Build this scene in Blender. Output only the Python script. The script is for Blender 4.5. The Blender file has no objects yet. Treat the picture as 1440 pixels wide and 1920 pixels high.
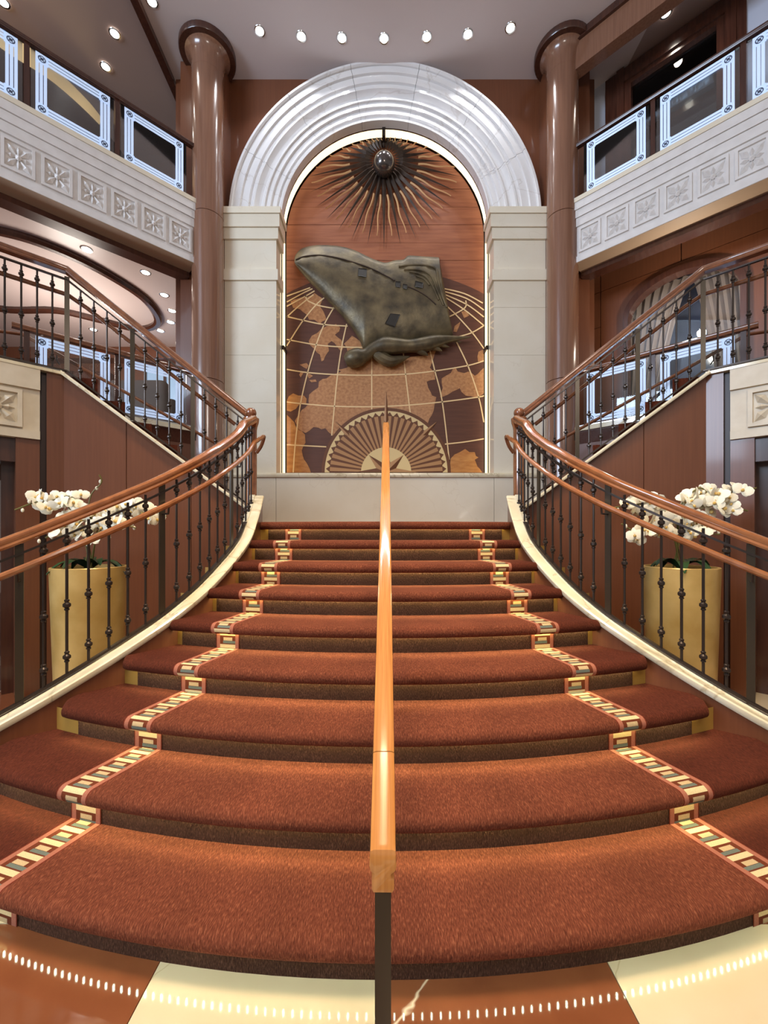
import bpy, bmesh, math, random
from mathutils import Vector, Matrix
random.seed(7)
PI = math.pi
scene = bpy.context.scene
COL = scene.collection
# ------------------------------------------------------------------ camera (image taken as 1440 x 1920)
F, CX, YH, H = 780.0, 722.0, 1000.0, 1.38      # focal length in px, principal point, eye height in m
cam_d = bpy.data.cameras.new('camera'); cam = bpy.data.objects.new('camera', cam_d); COL.objects.link(cam)
cam.location = (0, 0, H); cam.rotation_euler = (PI / 2, 0, 0)
cam_d.sensor_width = 36; cam_d.lens = F / 1920 * 36
cam_d.shift_y = (YH - 960) / 1920; cam_d.shift_x = -(CX - 720) / 1920
cam_d.clip_start = 0.05; cam_d.clip_end = 100
scene.camera = cam
# ------------------------------------------------------------------ light and exposure
w = bpy.data.worlds.new('world'); scene.world = w; w.use_nodes = True
w.node_tree.nodes['Background'].inputs[0].default_value = (1.0, 0.93, 0.86, 1)
w.node_tree.nodes['Background'].inputs[1].default_value = 0.34
vs = scene.view_settings
vs.view_transform = 'Standard'; vs.look = 'None'; vs.gamma = 1; vs.exposure = 0.0; vs.use_curve_mapping = False

def area(name, loc, aim, sx, sy, power, color, spread=180):
    l = bpy.data.lights.new(name, 'AREA'); l.shape = 'RECTANGLE'; l.size = sx; l.size_y = sy
    l.energy = power; l.color = color; l.spread = math.radians(spread)
    o = bpy.data.objects.new(name, l); COL.objects.link(o); o.location = loc
    o.rotation_euler = (Vector(aim) - Vector(loc)).to_track_quat('-Z', 'Y').to_euler()
    return o
def point(name, loc, power, color, size):
    l = bpy.data.lights.new(name, 'POINT'); l.energy = power; l.color = color; l.shadow_soft_size = size
    o = bpy.data.objects.new(name, l); COL.objects.link(o); o.location = loc
    return o
area('atrium_window_light', (-8.5, -3.5, 5.6), (3.0, 5.5, 5.6), 4.5, 3.5, 1000, (0.64, 0.79, 1.0))
area('lobby_ceiling_light', (0, 0.6, 8.1), (0, 2.7, 0.6), 2.4, 1.6, 115, (1.0, 0.80, 0.54), 62)
point('lobby_fill', (0.6, -2.6, 5.2), 330, (1.0, 0.92, 0.84), .6)  # added fill behind the camera, brightens ceilings and walls; no fitting modelled
point('lounge_fill', (-5.4, 7.2, 4.3), 150, (1.0, 0.90, 0.80), .4)  # added fill point that lifts the lounge ceiling, no real fitting
point('walkway_fill', (3.95, 5.45, 4.4), 38, (1.0, 0.86, 0.70), .06)  # added fill point to brighten the panelled walkway wall, no real fitting

# ------------------------------------------------------------------ helpers
def lin(c):
    c /= 255.0
    return c / 12.92 if c <= 0.04045 else ((c + 0.055) / 1.055) ** 2.4
def rgb(r, g, b): return (lin(r), lin(g), lin(b), 1)
def P(px, py, d):                       # a point of the photograph at depth d
    return Vector(((px - CX) * d / F, d, H + (YH - py) * d / F))

MATS = {}
def mat(name, col, rough=.5, metal=0, coat=0, emit=None, estr=0, spec=.5):
    m = bpy.data.materials.new(name); m.use_nodes = True
    b = m.node_tree.nodes['Principled BSDF']
    b.inputs['Base Color'].default_value = col; b.inputs['Roughness'].default_value = rough
    b.inputs['Metallic'].default_value = metal; b.inputs['Coat Weight'].default_value = coat
    b.inputs['Coat Roughness'].default_value = .08; b.inputs['Specular IOR Level'].default_value = spec
    if emit:
        b.inputs['Emission Color'].default_value = emit; b.inputs['Emission Strength'].default_value = estr
    MATS[name] = m
    return m
def nodes(m): return m.node_tree.nodes, m.node_tree.links, m.node_tree.nodes['Principled BSDF']
def ramp(nt, stops):
    r = nt.new('ShaderNodeValToRGB'); e = r.color_ramp.elements
    while len(e) < len(stops): e.new(.5)
    for x, (p, c) in zip(e, stops): x.position = p; x.color = c
    return r
def textured(name, c1, c2, scale=(5, 5, 5), detail=4, rough=.5, lo=.3, hi=.7, bump=0, bscale=None, dist=0, **k):
    m = mat(name, c1, rough, **k); n, l, b = nodes(m)
    tc = n.new('ShaderNodeTexCoord'); mp = n.new('ShaderNodeMapping'); mp.inputs['Scale'].default_value = scale
    t = n.new('ShaderNodeTexNoise'); t.inputs['Scale'].default_value = 1; t.inputs['Detail'].default_value = detail
    t.inputs['Distortion'].default_value = dist
    r = ramp(n, [(lo, c1), (hi, c2)])
    l.new(tc.outputs['Object'], mp.inputs[0]); l.new(mp.outputs[0], t.inputs['Vector'])
    l.new(t.outputs['Fac'], r.inputs[0]); l.new(r.outputs[0], b.inputs['Base Color'])
    if bump:
        src = t
        if bscale:
            src = n.new('ShaderNodeTexNoise'); mp2 = n.new('ShaderNodeMapping'); mp2.inputs['Scale'].default_value = bscale
            src.inputs['Scale'].default_value = 1; src.inputs['Detail'].default_value = 3
            l.new(tc.outputs['Object'], mp2.inputs[0]); l.new(mp2.outputs[0], src.inputs['Vector'])
        bp = n.new('ShaderNodeBump'); bp.inputs['Strength'].default_value = bump; bp.inputs['Distance'].default_value = .01
        l.new(src.outputs['Fac'], bp.inputs['Height']); l.new(bp.outputs[0], b.inputs['Normal'])
    return m
def marble(name, base, cloud, vein, vw=.03, scale=1.6, rough=.12, veins=True):
    m = mat(name, base, rough, coat=.3); n, l, b = nodes(m)
    tc = n.new('ShaderNodeTexCoord')
    t = n.new('ShaderNodeTexNoise'); t.inputs['Scale'].default_value = 2.2 * scale; t.inputs['Detail'].default_value = 6
    r = ramp(n, [(.3, base), (.72, cloud)])
    l.new(tc.outputs['Object'], t.inputs['Vector']); l.new(t.outputs['Fac'], r.inputs[0])
    v = n.new('ShaderNodeTexNoise'); v.inputs['Scale'].default_value = scale; v.inputs['Detail'].default_value = 5; v.inputs['Distortion'].default_value = .6
    l.new(tc.outputs['Object'], v.inputs['Vector'])
    a = n.new('ShaderNodeMath'); a.operation = 'SUBTRACT'; a.inputs[1].default_value = .5
    ab = n.new('ShaderNodeMath'); ab.operation = 'ABSOLUTE'
    l.new(v.outputs['Fac'], a.inputs[0]); l.new(a.outputs[0], ab.inputs[0])
    vr = ramp(n, [(0, (1, 1, 1, 1)), (vw, (0, 0, 0, 1))]); l.new(ab.outputs[0], vr.inputs[0])
    mx = n.new('ShaderNodeMix'); mx.data_type = 'RGBA'
    l.new(vr.outputs[0], mx.inputs['Factor']); l.new(r.outputs[0], mx.inputs['A']); mx.inputs['B'].default_value = vein
    l.new(mx.outputs['Result'], b.inputs['Base Color'])
    return m

textured('wood_wall', rgb(104, 60, 38), rgb(113, 67, 43), (60, 60, 2.0), 3, .32, coat=.25)
textured('wood_column', rgb(124, 86, 66), rgb(138, 98, 76), (40, 40, 1.5), 3, .22, coat=.5)
textured('wood_dark', rgb(62, 36, 28), rgb(78, 46, 34), (30, 30, 3), 3, .25, coat=.4)
textured('wood_door', rgb(70, 40, 30), rgb(92, 54, 40), (30, 30, 2), 3, .22, coat=.5)
textured('wood_rail', rgb(132, 80, 46), rgb(156, 98, 58), (14, 14, 14), 4, .18, coat=.8)
textured('wood_rail_dark', rgb(110, 66, 42), rgb(136, 84, 54), (14, 14, 14), 4, .2, coat=.7)
textured('oak_rail', rgb(176, 112, 54), rgb(198, 134, 70), (160, 5, 5), 4, .14, coat=1)
textured('plank_wood', rgb(134, 72, 40), rgb(156, 90, 54), (2.5, 4, 28), 4, .5)
textured('ocean_wood', rgb(82, 42, 22), rgb(94, 50, 30), (3, 3, 30), 3, .5)
textured('land_wood', rgb(160, 102, 58), rgb(196, 140, 88), (22, 22, 26), 6, .4, coat=.15)
textured('land_wood_amber', rgb(172, 106, 46), rgb(198, 136, 70), (8, 8, 26), 6, .4, coat=.15)
mat('inlay_cream', rgb(236, 200, 146), .55)
mat('inlay_light', rgb(226, 196, 140), .55)
mat('inlay_tan', rgb(178, 130, 84), .55)
mat('inlay_brown', rgb(104, 58, 28), .55)
textured('bronze', rgb(64, 55, 41), rgb(118, 103, 74), (5, 5, 5), 10, .42, lo=.32, hi=.70, metal=.4, bump=.25, bscale=(25, 25, 25))
textured('bronze_dark', rgb(58, 46, 40), rgb(84, 68, 56), (8, 8, 8), 4, .38, metal=.5)
mat('hatch_dark', rgb(46, 40, 32), .6)
mat('bronze_polished', rgb(96, 88, 84), .16, metal=.7)
mat('gold_ray', rgb(224, 176, 124), .4)
mat('iron', rgb(62, 52, 46), .35, metal=.6)
mat('iron_post', rgb(66, 56, 44), .32, metal=.5)
marble('marble_cream', rgb(230, 219, 196), rgb(237, 228, 208), rgb(228, 217, 195), .004, 1.0, .1)
marble('marble_arch', rgb(220, 217, 216), rgb(228, 226, 226), rgb(208, 203, 200), .008, .8, .1)
marble('marble_cap', rgb(220, 206, 172), rgb(236, 226, 200), rgb(200, 184, 150), .02, 2.5, .12)
marble('marble_tile_cream', rgb(200, 180, 146), rgb(210, 192, 160), rgb(186, 164, 130), .004, .8, .1)
marble('marble_tile_brown', rgb(112, 62, 38), rgb(134, 80, 50), rgb(220, 196, 166), .008, 1.1, .07)
textured('fascia_stone', rgb(220, 215, 211), rgb(230, 226, 223), (9, 9, 9), 3, .4)
textured('fascia_stone_warm', rgb(206, 192, 168), rgb(218, 206, 184), (9, 9, 9), 3, .4)
mat('soffit_tan', rgb(176, 152, 126), .6)
mat('ceiling_paint', rgb(206, 194, 192), .55)
mat('ceiling_gloss', rgb(160, 138, 130), .3, coat=.15)
mat('ceiling_lounge', rgb(206, 190, 186), .35)
mat('wall_white', rgb(206, 210, 226), .5)
mat('cream_wall', rgb(236, 204, 150), .5, emit=rgb(255, 214, 150), estr=.35)  # weak emission in the wall itself stands in for cove lighting
mat('etched_glass', rgb(214, 228, 246), .55, emit=rgb(176, 208, 255), estr=.42)  # pale blue emission added so the etching looks edge lit
mat('roundel_dark', rgb(74, 84, 104), .4)
mat('lamp_glow', rgb(255, 250, 235), .4, emit=(1, .96, .86, 1), estr=9)
mat('lamp_ring', rgb(210, 210, 210), .2, metal=1)
mat('cove_glow', rgb(255, 236, 190), .4, emit=(1, .86, .58, 1), estr=1.5)
mat('led_glow', rgb(240, 255, 220), .4, emit=(1.0, .97, .52, 1), estr=40)
mat('led_glow_floor', rgb(240, 255, 230), .4, emit=(.80, 1.0, .72, 1), estr=38)
mat('riser_end_lit', rgb(168, 130, 60), .4)  # yellow of the lit wall beside the steps, put into the colour
textured('planter_gold', rgb(196, 156, 84), rgb(222, 186, 116), (5, 5, 5), 6, .3, metal=.3)
mat('soil', rgb(40, 34, 26), .9)
textured('petal', rgb(244, 238, 220), rgb(236, 228, 200), (9, 9, 9), 2, .5)
mat('petal_lip', rgb(214, 176, 96), .5)
mat('stem_green', rgb(112, 104, 52), .5)
textured('leaf', rgb(26, 52, 30), rgb(48, 80, 44), (8, 8, 8), 3, .3)
mat('curtain', rgb(132, 118, 110), .7)
mat('upholstery', rgb(98, 76, 62), .7)
mat('window_night', rgb(60, 66, 84), .1)
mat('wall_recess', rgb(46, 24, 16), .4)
mat('door_trim_light', rgb(224, 208, 186), .4)
mat('reflection_grey', rgb(132, 140, 150), .35, metal=.3)
mat('window_sky', rgb(150, 170, 190), .3, emit=rgb(150, 180, 215), estr=.5)
gm = mat('clear_glass', (1, 1, 1, 1), 0.02)
_n, _l, _b = nodes(gm)
_tr = _n.new('ShaderNodeBsdfTransparent'); _gl = _n.new('ShaderNodeBsdfGlossy'); _gl.inputs['Roughness'].default_value = .02
_fr = _n.new('ShaderNodeFresnel'); _fr.inputs[0].default_value = 1.5; _mx = _n.new('ShaderNodeMixShader')
_tr.inputs[0].default_value = (.93, .96, .97, 1)
_l.new(_fr.outputs[0], _mx.inputs[0]); _l.new(_tr.outputs[0], _mx.inputs[1]); _l.new(_gl.outputs[0], _mx.inputs[2])
_l.new(_mx.outputs[0], _n['Material Output'].inputs[0])

def carpet(name, c1, c2, c3):
    m = mat(name, c1, .95, spec=.1); n, l, b = nodes(m)
    b.inputs['Sheen Weight'].default_value = .35; b.inputs['Sheen Tint'].default_value = c3; b.inputs['Sheen Roughness'].default_value = .4
    tc = n.new('ShaderNodeTexCoord')
    def noise(scale, sx=(1, 1, 1), det=2):
        mp = n.new('ShaderNodeMapping'); mp.inputs['Scale'].default_value = sx
        t = n.new('ShaderNodeTexNoise'); t.inputs['Scale'].default_value = scale; t.inputs['Detail'].default_value = det
        l.new(tc.outputs['Object'], mp.inputs[0]); l.new(mp.outputs[0], t.inputs['Vector'])
        return t
    a = noise(1, (300, 60, 90), 3); c = noise(3.5, (1, 1, 1), 4)
    r = ramp(n, [(.3, c1), (.55, c2), (.8, c3)]); l.new(a.outputs['Fac'], r.inputs[0])
    mx = n.new('ShaderNodeMix'); mx.data_type = 'RGBA'; mx.blend_type = 'MULTIPLY'; mx.inputs['Factor'].default_value = .5
    r2 = ramp(n, [(.3, (.65, .62, .6, 1)), (.7, (1.15, 1.1, 1.05, 1))]); l.new(c.outputs['Fac'], r2.inputs[0])
    l.new(r.outputs[0], mx.inputs['A']); l.new(r2.outputs[0], mx.inputs['B']); l.new(mx.outputs['Result'], b.inputs['Base Color'])
    bp = n.new('ShaderNodeBump'); bp.inputs['Strength'].default_value = .9; bp.inputs['Distance'].default_value = .006
    l.new(a.outputs['Fac'], bp.inputs['Height']); l.new(bp.outputs[0], b.inputs['Normal'])
    return m
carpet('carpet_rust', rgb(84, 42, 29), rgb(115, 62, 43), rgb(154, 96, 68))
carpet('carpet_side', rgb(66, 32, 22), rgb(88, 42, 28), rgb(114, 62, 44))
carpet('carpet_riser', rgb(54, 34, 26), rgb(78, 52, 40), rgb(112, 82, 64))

def border_mat():
    m = mat('carpet_border', rgb(190, 110, 80), .9, spec=.1); n, l, b = nodes(m)
    uv = n.new('ShaderNodeUVMap'); sp = n.new('ShaderNodeSeparateXYZ'); l.new(uv.outputs[0], sp.inputs[0])
    def mth(op, a, bb=None):
        x = n.new('ShaderNodeMath'); x.operation = op
        for i, q in enumerate((a, bb)):
            if q is None: continue
            if isinstance(q, (int, float)): x.inputs[i].default_value = q
            else: l.new(q, x.inputs[i])
        return x.outputs[0]
    u = sp.outputs[0]; v = mth('FRACT', mth('DIVIDE', sp.outputs[1], .078))
    def band(x, a, c): return mth('MULTIPLY', mth('GREATER_THAN', x, a), mth('LESS_THAN', x, c))
    inner = band(u, .17, .83)
    layers = [(inner, rgb(116, 58, 36)),
              (mth('MULTIPLY', inner, band(v, .02, .32)), rgb(236, 212, 160)),
              (mth('MULTIPLY', band(u, .32, .70), band(v, .46, .72)), rgb(212, 184, 138)),
              (mth('MULTIPLY', band(u, .30, .83), band(v, .74, .94)), rgb(116, 124, 112))]
    cur = None
    edge = mth('MAXIMUM', mth('LESS_THAN', u, .03), mth('GREATER_THAN', u, .97))
    for fac, c in layers + [(edge, rgb(120, 48, 30))]:
        mx = n.new('ShaderNodeMix'); mx.data_type = 'RGBA'; l.new(fac, mx.inputs['Factor']); mx.inputs['B'].default_value = c
        if cur is None: mx.inputs['A'].default_value = rgb(180, 114, 90)
        else: l.new(cur, mx.inputs['A'])
        cur = mx.outputs['Result']
    t = n.new('ShaderNodeTexNoise'); t.inputs['Scale'].default_value = 260; tc = n.new('ShaderNodeTexCoord'); l.new(tc.outputs['Object'], t.inputs['Vector'])
    mx = n.new('ShaderNodeMix'); mx.data_type = 'RGBA'; mx.blend_type = 'MULTIPLY'; mx.inputs['Factor'].default_value = .45
    l.new(cur, mx.inputs['A']); l.new(t.outputs['Fac'], mx.inputs['B']); l.new(mx.outputs['Result'], b.inputs['Base Color'])
    return m
border_mat()

class MB:
    def __init__(s): s.v = []; s.f = []; s.uv = None
    def add(s, vs, fs):
        o = len(s.v); s.v += [tuple(q) for q in vs]; s.f += [tuple(i + o for i in q) for q in fs]; return s
    def box(s, c, d, rz=0, mtx=None):
        vs = []
        for x in (-.5, .5):
            for y in (-.5, .5):
                for z in (-.5, .5): vs.append(Vector((x * d[0], y * d[1], z * d[2])))
        m = mtx or Matrix.Rotation(rz, 3, 'Z')
        vs = [m @ q + Vector(c) for q in vs]
        return s.add(vs, [(0, 1, 3, 2), (4, 6, 7, 5), (0, 4, 5, 1), (2, 3, 7, 6), (0, 2, 6, 4), (1, 5, 7, 3)])
    def b2(s, a, b): return s.box([(a[i] + b[i]) / 2 for i in range(3)], [abs(b[i] - a[i]) for i in range(3)])
    def prism(s, poly, z0, z1):             # plan polygon
        n = len(poly)
        vs = [(x, y, z0) for x, y in poly] + [(x, y, z1) for x, y in poly]
        return s.add(vs, [tuple(range(n))[::-1], tuple(range(n, 2 * n))] + [(i, (i + 1) % n, n + (i + 1) % n, n + i) for i in range(n)])
    def front(s, poly, y0, y1):             # polygon in x,z facing the camera
        n = len(poly)
        vs = [(x, y0, z) for x, z in poly] + [(x, y1, z) for x, z in poly]
        return s.add(vs, [tuple(range(n)), tuple(range(n, 2 * n))[::-1]] + [(i, n + i, n + (i + 1) % n, (i + 1) % n) for i in range(n)])
    def sweep(s, path, prof, cap=True, closed=False):      # profile (side, up) along a path
        path = [Vector(p) for p in path]; n = len(prof); m = len(path); rings = []
        for i, p in enumerate(path):
            if closed: t = path[(i + 1) % m] - path[i - 1]
            elif i == 0: t = path[1] - p
            elif i == m - 1: t = p - path[i - 1]
            else: t = (path[i + 1] - p).normalized() + (p - path[i - 1]).normalized()
            t.normalize(); sd = t.cross(Vector((0, 0, 1)))
            if sd.length < 1e-4: sd = Vector((1, 0, 0))
            sd.normalize(); up = sd.cross(t)
            rings += [p + sd * a + up * b for a, b in prof]
        fs = []
        for i in range(m if closed else m - 1):
            for j in range(n):
                a, b = i * n, ((i + 1) % m) * n
                fs.append((a + j, a + (j + 1) % n, b + (j + 1) % n, b + j))
        if cap and not closed: fs += [tuple(range(n))[::-1], tuple(range((m - 1) * n, m * n))]
        return s.add(rings, fs)
    def vsweep(s, path, prof, cap=True):    # like sweep but profile kept vertical
        path = [Vector(p) for p in path]; n = len(prof); m = len(path); rings = []
        for i, p in enumerate(path):
            t = path[min(i + 1, m - 1)] - path[max(i - 1, 0)]; t.z = 0; t.normalize(); sd = t.cross(Vector((0, 0, 1)))
            rings += [p + sd * a + Vector((0, 0, b)) for a, b in prof]
        fs = []
        for i in range(m - 1):
            for j in range(n):
                fs.append((i * n + j, i * n + (j + 1) % n, (i + 1) * n + (j + 1) % n, (i + 1) * n + j))
        if cap: fs += [tuple(range(n))[::-1], tuple(range((m - 1) * n, m * n))]
        return s.add(rings, fs)
    def tube(s, path, rad, n=8):
        if isinstance(rad, (int, float)): rad = [rad] * len(path)
        path = [Vector(p) for p in path]; m = len(path); rings = []; ref = None
        for i, p in enumerate(path):
            t = (path[min(i + 1, m - 1)] - path[max(i - 1, 0)]).normalized()
            if ref is None: ref = Vector((0, 0, 1)) if abs(t.z) < .9 else Vector((1, 0, 0))
            a = (ref - t * ref.dot(t)).normalized(); ref = a; b = t.cross(a)
            rings += [p + (a * math.cos(2 * PI * k / n) + b * math.sin(2 * PI * k / n)) * rad[i] for k in range(n)]
        fs = [(i * n + k, i * n + (k + 1) % n, (i + 1) * n + (k + 1) % n, (i + 1) * n + k) for i in range(m - 1) for k in range(n)]
        fs += [tuple(range(n))[::-1], tuple(range((m - 1) * n, m * n))]
        return s.add(rings, fs)
    def lathe(s, prof, c=(0, 0, 0), n=24, cap=True):
        vs = [(c[0] + r * math.cos(2 * PI * k / n), c[1] + r * math.sin(2 * PI * k / n), c[2] + z) for r, z in prof for k in range(n)]
        fs = [(i * n + k, i * n + (k + 1) % n, (i + 1) * n + (k + 1) % n, (i + 1) * n + k) for i in range(len(prof) - 1) for k in range(n)]
        if cap: fs += [tuple(range(n))[::-1], tuple(range((len(prof) - 1) * n, len(prof) * n))]
        return s.add(vs, fs)
    def sphere(s, c, r, n=16, sc=(1, 1, 1)):
        prof = [(max(1e-4, math.sin(PI * i / n)), -math.cos(PI * i / n)) for i in range(n + 1)]
        t = MB().lathe(prof, n=n)
        return s.add([(c[0] + x * r * sc[0], c[1] + y * r * sc[1], c[2] + z * r * sc[2]) for x, y, z in t.v], t.f)
    def grid(s, pts):                       # rows of points
        m = len(pts); n = len(pts[0])
        return s.add([q for row in pts for q in row], [(i * n + j, i * n + j + 1, (i + 1) * n + j + 1, (i + 1) * n + j) for i in range(m - 1) for j in range(n - 1)])
    def mirror(s, sg):
        if sg > 0: s.v = [(-x, y, z) for x, y, z in s.v]
        return s

WL = {}
def mesh(mb, m, smooth=False, ang=35):
    me = bpy.data.meshes.new('mesh'); me.from_pydata(mb.v, [], mb.f)
    bm = bmesh.new(); bm.from_mesh(me); bmesh.ops.recalc_face_normals(bm, faces=bm.faces); bm.to_mesh(me); bm.free()
    if smooth:
        me.shade_smooth(); me.set_sharp_from_angle(angle=math.radians(ang))
    me.materials.append(MATS[m]); me.update()
    return me
def link(name, data, parent=None, loc=(0, 0, 0), rz=0):
    o = bpy.data.objects.new(name, data); COL.objects.link(o); loc = Vector(loc)
    WL[o.name] = loc
    if parent is not None:
        o.parent = parent; loc = loc - WL[parent.name]
    o.location = loc
    if rz: o.rotation_euler = (0, 0, rz)
    if data is not None: data.name = name
    return o
def part(name, mb, m, parent=None, smooth=False, label=None, stuff=False, ang=35):
    o = link(name, mesh(mb, m, smooth, ang), parent)
    if label: o['label'] = label
    if stuff: o['kind'] = 'stuff'
    return o
def thing(name, label, cat, loc=(0, 0, 0), group=None):
    o = link(name, None, None, loc); o['label'] = label; o['category'] = cat
    o.empty_display_size = .1
    if group: o['group'] = group
    return o
def tag(o, label, cat, group=None):
    o['label'] = label; o['category'] = cat
    if group: o['group'] = group
    return o
def struct(name, mb=None, m=None, label=None, smooth=False):
    o = part(name, mb, m, None, smooth) if mb else link(name, None)
    o['kind'] = 'structure'; 
    if label: o['label'] = label
    return o
def lerp(a, b, t): return a + (b - a) * t
def smoothpath(pts, n=8):                   # Catmull-Rom through points
    pts = [Vector(p) for p in pts]; out = []
    for i in range(len(pts) - 1):
        p0 = pts[max(i - 1, 0)]; p1 = pts[i]; p2 = pts[i + 1]; p3 = pts[min(i + 2, len(pts) - 1)]
        for k in range(n):
            t = k / n
            out.append(.5 * ((2 * p1) + (p2 - p0) * t + (2 * p0 - 5 * p1 + 4 * p2 - p3) * t * t + (3 * p1 - p0 - 3 * p2 + p3) * t ** 3))
    out.append(pts[-1]); return out
def roundrect(w_, h_, r, n=3):
    o = []
    for cx, cy, a0 in ((w_ / 2 - r, h_ / 2 - r, 0), (-w_ / 2 + r, h_ / 2 - r, 90), (-w_ / 2 + r, -h_ / 2 + r, 180), (w_ / 2 - r, -h_ / 2 + r, 270)):
        for k in range(n + 1):
            a = math.radians(a0 + 90 * k / n); o.append((cx + r * math.cos(a), cy + r * math.sin(a)))
    return o
def resample(path, step):
    path = [Vector(p) for p in path]; out = [path[0].copy()]; acc = 0
    for a, b in zip(path, path[1:]):
        L = (b - a).xy.length
        while acc + L >= step:
            t = (step - acc) / L; a = a.lerp(b, t); out.append(a.copy()); L = (b - a).xy.length; acc = 0
        acc += L
    return out
SIDE = {-1: 'by the ring-ceilinged lounge', 1: 'by the arched curtained window'}

# edge of the balconies: a line at 45 degrees from each column; n = distance behind it
CXL, CYL, Q = 2.6, 5.9, math.sqrt(.5)
def E(sg, s, n=0, z=0): return Vector((sg * (CXL + s + n * Q), CYL - s + n * Q, z))   # s = metres of x along the edge

# ================================================================== SETTING
Z_CEIL = 8.32
tile = .72
flo = struct('floor', MB().b2((-9, -4, -.2), (9, 10, -.012)), 'wall_recess', 'lobby floor of large polished marble squares')
tm = [mesh(MB().box((0, 0, -.01), (tile - .003, tile - .003, .02)), k) for k in ('marble_tile_cream', 'marble_tile_brown')]
for i in range(-6, 6):
    for j in range(-2, 9):
        # each tile is its own object; mesh data shared between alike tiles
        c = (i + j) % 2 == 0
        o = link('floor_tile', tm[0 if c else 1], flo, ((i + .5) * tile - .005, .75 + (j - .5) * tile, 0))
# back wall with the arched opening
wb = MB(); R0, ZC = 1.85, 6.054
pts_in = [(-R0 * math.cos(PI * k / 32), ZC + R0 * math.sin(PI * k / 32)) for k in range(33)]
for k in range(32):
    a, b = pts_in[k], pts_in[k + 1]
    def outp(p):
        x, z = p; dx, dz = x, z - ZC; t = min(3.2 / abs(dx) if abs(dx) > 1e-6 else 99, (Z_CEIL - ZC) / dz if dz > 1e-6 else 99)
        return (x * t if t < 99 else x, ZC + dz * t if t < 99 else Z_CEIL)
    oa, ob = outp(a), outp(b)
    poly = [a, oa, ob, b]
    if abs(abs(oa[0]) - 3.2) < 1e-4 and abs(ob[1] - Z_CEIL) < 1e-4 and ob[0] < 0: poly = [a, oa, (-3.2, Z_CEIL), ob, b]
    if abs(abs(ob[0]) - 3.2) < 1e-4 and abs(oa[1] - Z_CEIL) < 1e-4 and oa[0] > 0: poly = [a, oa, (3.2, Z_CEIL), ob, b]
    wb.add([(x, 6.36, z) for x, z in poly], [tuple(range(len(poly)))])
wb.b2((-3.2, 6.36, 0), (-R0, 6.46, ZC)); wb.b2((R0, 6.36, 0), (3.2, 6.46, ZC))
struct('wall_back', wb, 'wood_wall', 'brown veneered wall around the marble arch')
struct('wall_behind_mural', MB().b2((-2.2, 6.9, 0), (2.2, 7.0, 8.4)), 'wall_recess')
# ceilings
struct('ceiling', MB().b2((-3.25, -3, Z_CEIL), (3.6, 7.2, Z_CEIL + .1)), 'ceiling_paint', 'pale painted atrium ceiling above the arch')
struct('ceiling_gallery', MB().b2((-9, -3, Z_CEIL + .01), (-3.25, 10, Z_CEIL + .1)), 'ceiling_gloss', 'glossy mauve brown ceiling over the open gallery')
struct('ceiling_corridor', MB().b2((3.6, -3, Z_CEIL), (9, 10, Z_CEIL + .1)), 'ceiling_gloss')
struct('trim_1', MB().sweep([(-3.20, -3, 8.30), (-3.22, 5.0, 8.30), (-3.25, 6.0, 8.30), (-3.27, 6.5, 8.30), (-3.32, 7.2, 8.30)], [(-.05, -.06), (.05, -.06), (.05, .04), (-.05, .04)]), 'wood_dark', 'dark wooden trim along the edge of the atrium ceiling')

# ================================================================== MAIN STAIR
r_, G_, RS = .165, .305, 4.8
NT = .069
def sag(x): return RS - math.sqrt(RS * RS - min(abs(x), 4.5) ** 2)
XE = {9: 1.17, 8: 1.20, 7: 1.235, 6: 1.29, 5: 1.40, 4: 1.53, 3: 1.69, 2: 1.90, 1: 2.20}
XB = {10: .83, 9: .84, 8: .855, 7: .885, 6: .93, 5: 1.0, 4: 1.085, 3: 1.18, 2: 1.285, 1: 1.39, 0: 1.5}
stair = thing('grand_staircase', 'wide carpeted staircase rising between curved balustrades to the mural landing', 'staircase', (0, 1.2, 0))
OV, RR = .035, .033
def profile(k, lead):                       # (depth offset from nosing tip, z, is_nosing)
    z = k * r_; d0 = (3 + k) * G_
    out = [(d0 + (G_ + OV + .05 if k < 9 else .25), z, 0), (d0 + .2, z, 0), (d0 + .09, z, 0)]
    rr = NT / 2
    for i in range(9):
        a = PI / 2 + PI * i / 8
        out.append((d0 + rr + rr * math.cos(a), z - rr + rr * math.sin(a), 1))
    out += [(d0 + .042, z - NT + .002, 1), (d0 + .044, z - NT + .022, 1), (d0 + OV + .03, z - NT + .022, 1)]
    return out
def riser(k):
    z = k * r_; d0 = (3 + k) * G_ + OV + .03
    return [(d0, z - NT + .022, 0), (d0, z - NT - .02, 0), (d0, (k - 1) * r_, 0)]
def stepgrid(prof, xa, xb, n, off=0, rc=0.0):
    rows = []
    for i in range(n + 1):
        t = i / n; row = []
        for d, z, nz in prof:
            a = xa(d) if callable(xa) else xa; b = xb(d) if callable(xb) else xb
            x = lerp(a, b, t); yy = d + sag(x)
            if rc and nz:
                e = max(abs(a), abs(b)) - abs(x)
                if e < rc: yy += rc - math.sqrt(max(0, rc * rc - (rc - e) ** 2))
            row.append((x, yy, z))
        rows.append(row)
    return rows
def xborder(d):                             # centre of the border strip at centre depth d
    q = d / G_ - 3; k = int(math.floor(q)); k = max(0, min(9, k)); t = q - k
    return lerp(XB[k], XB[k + 1], t)
BW = .078
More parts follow.
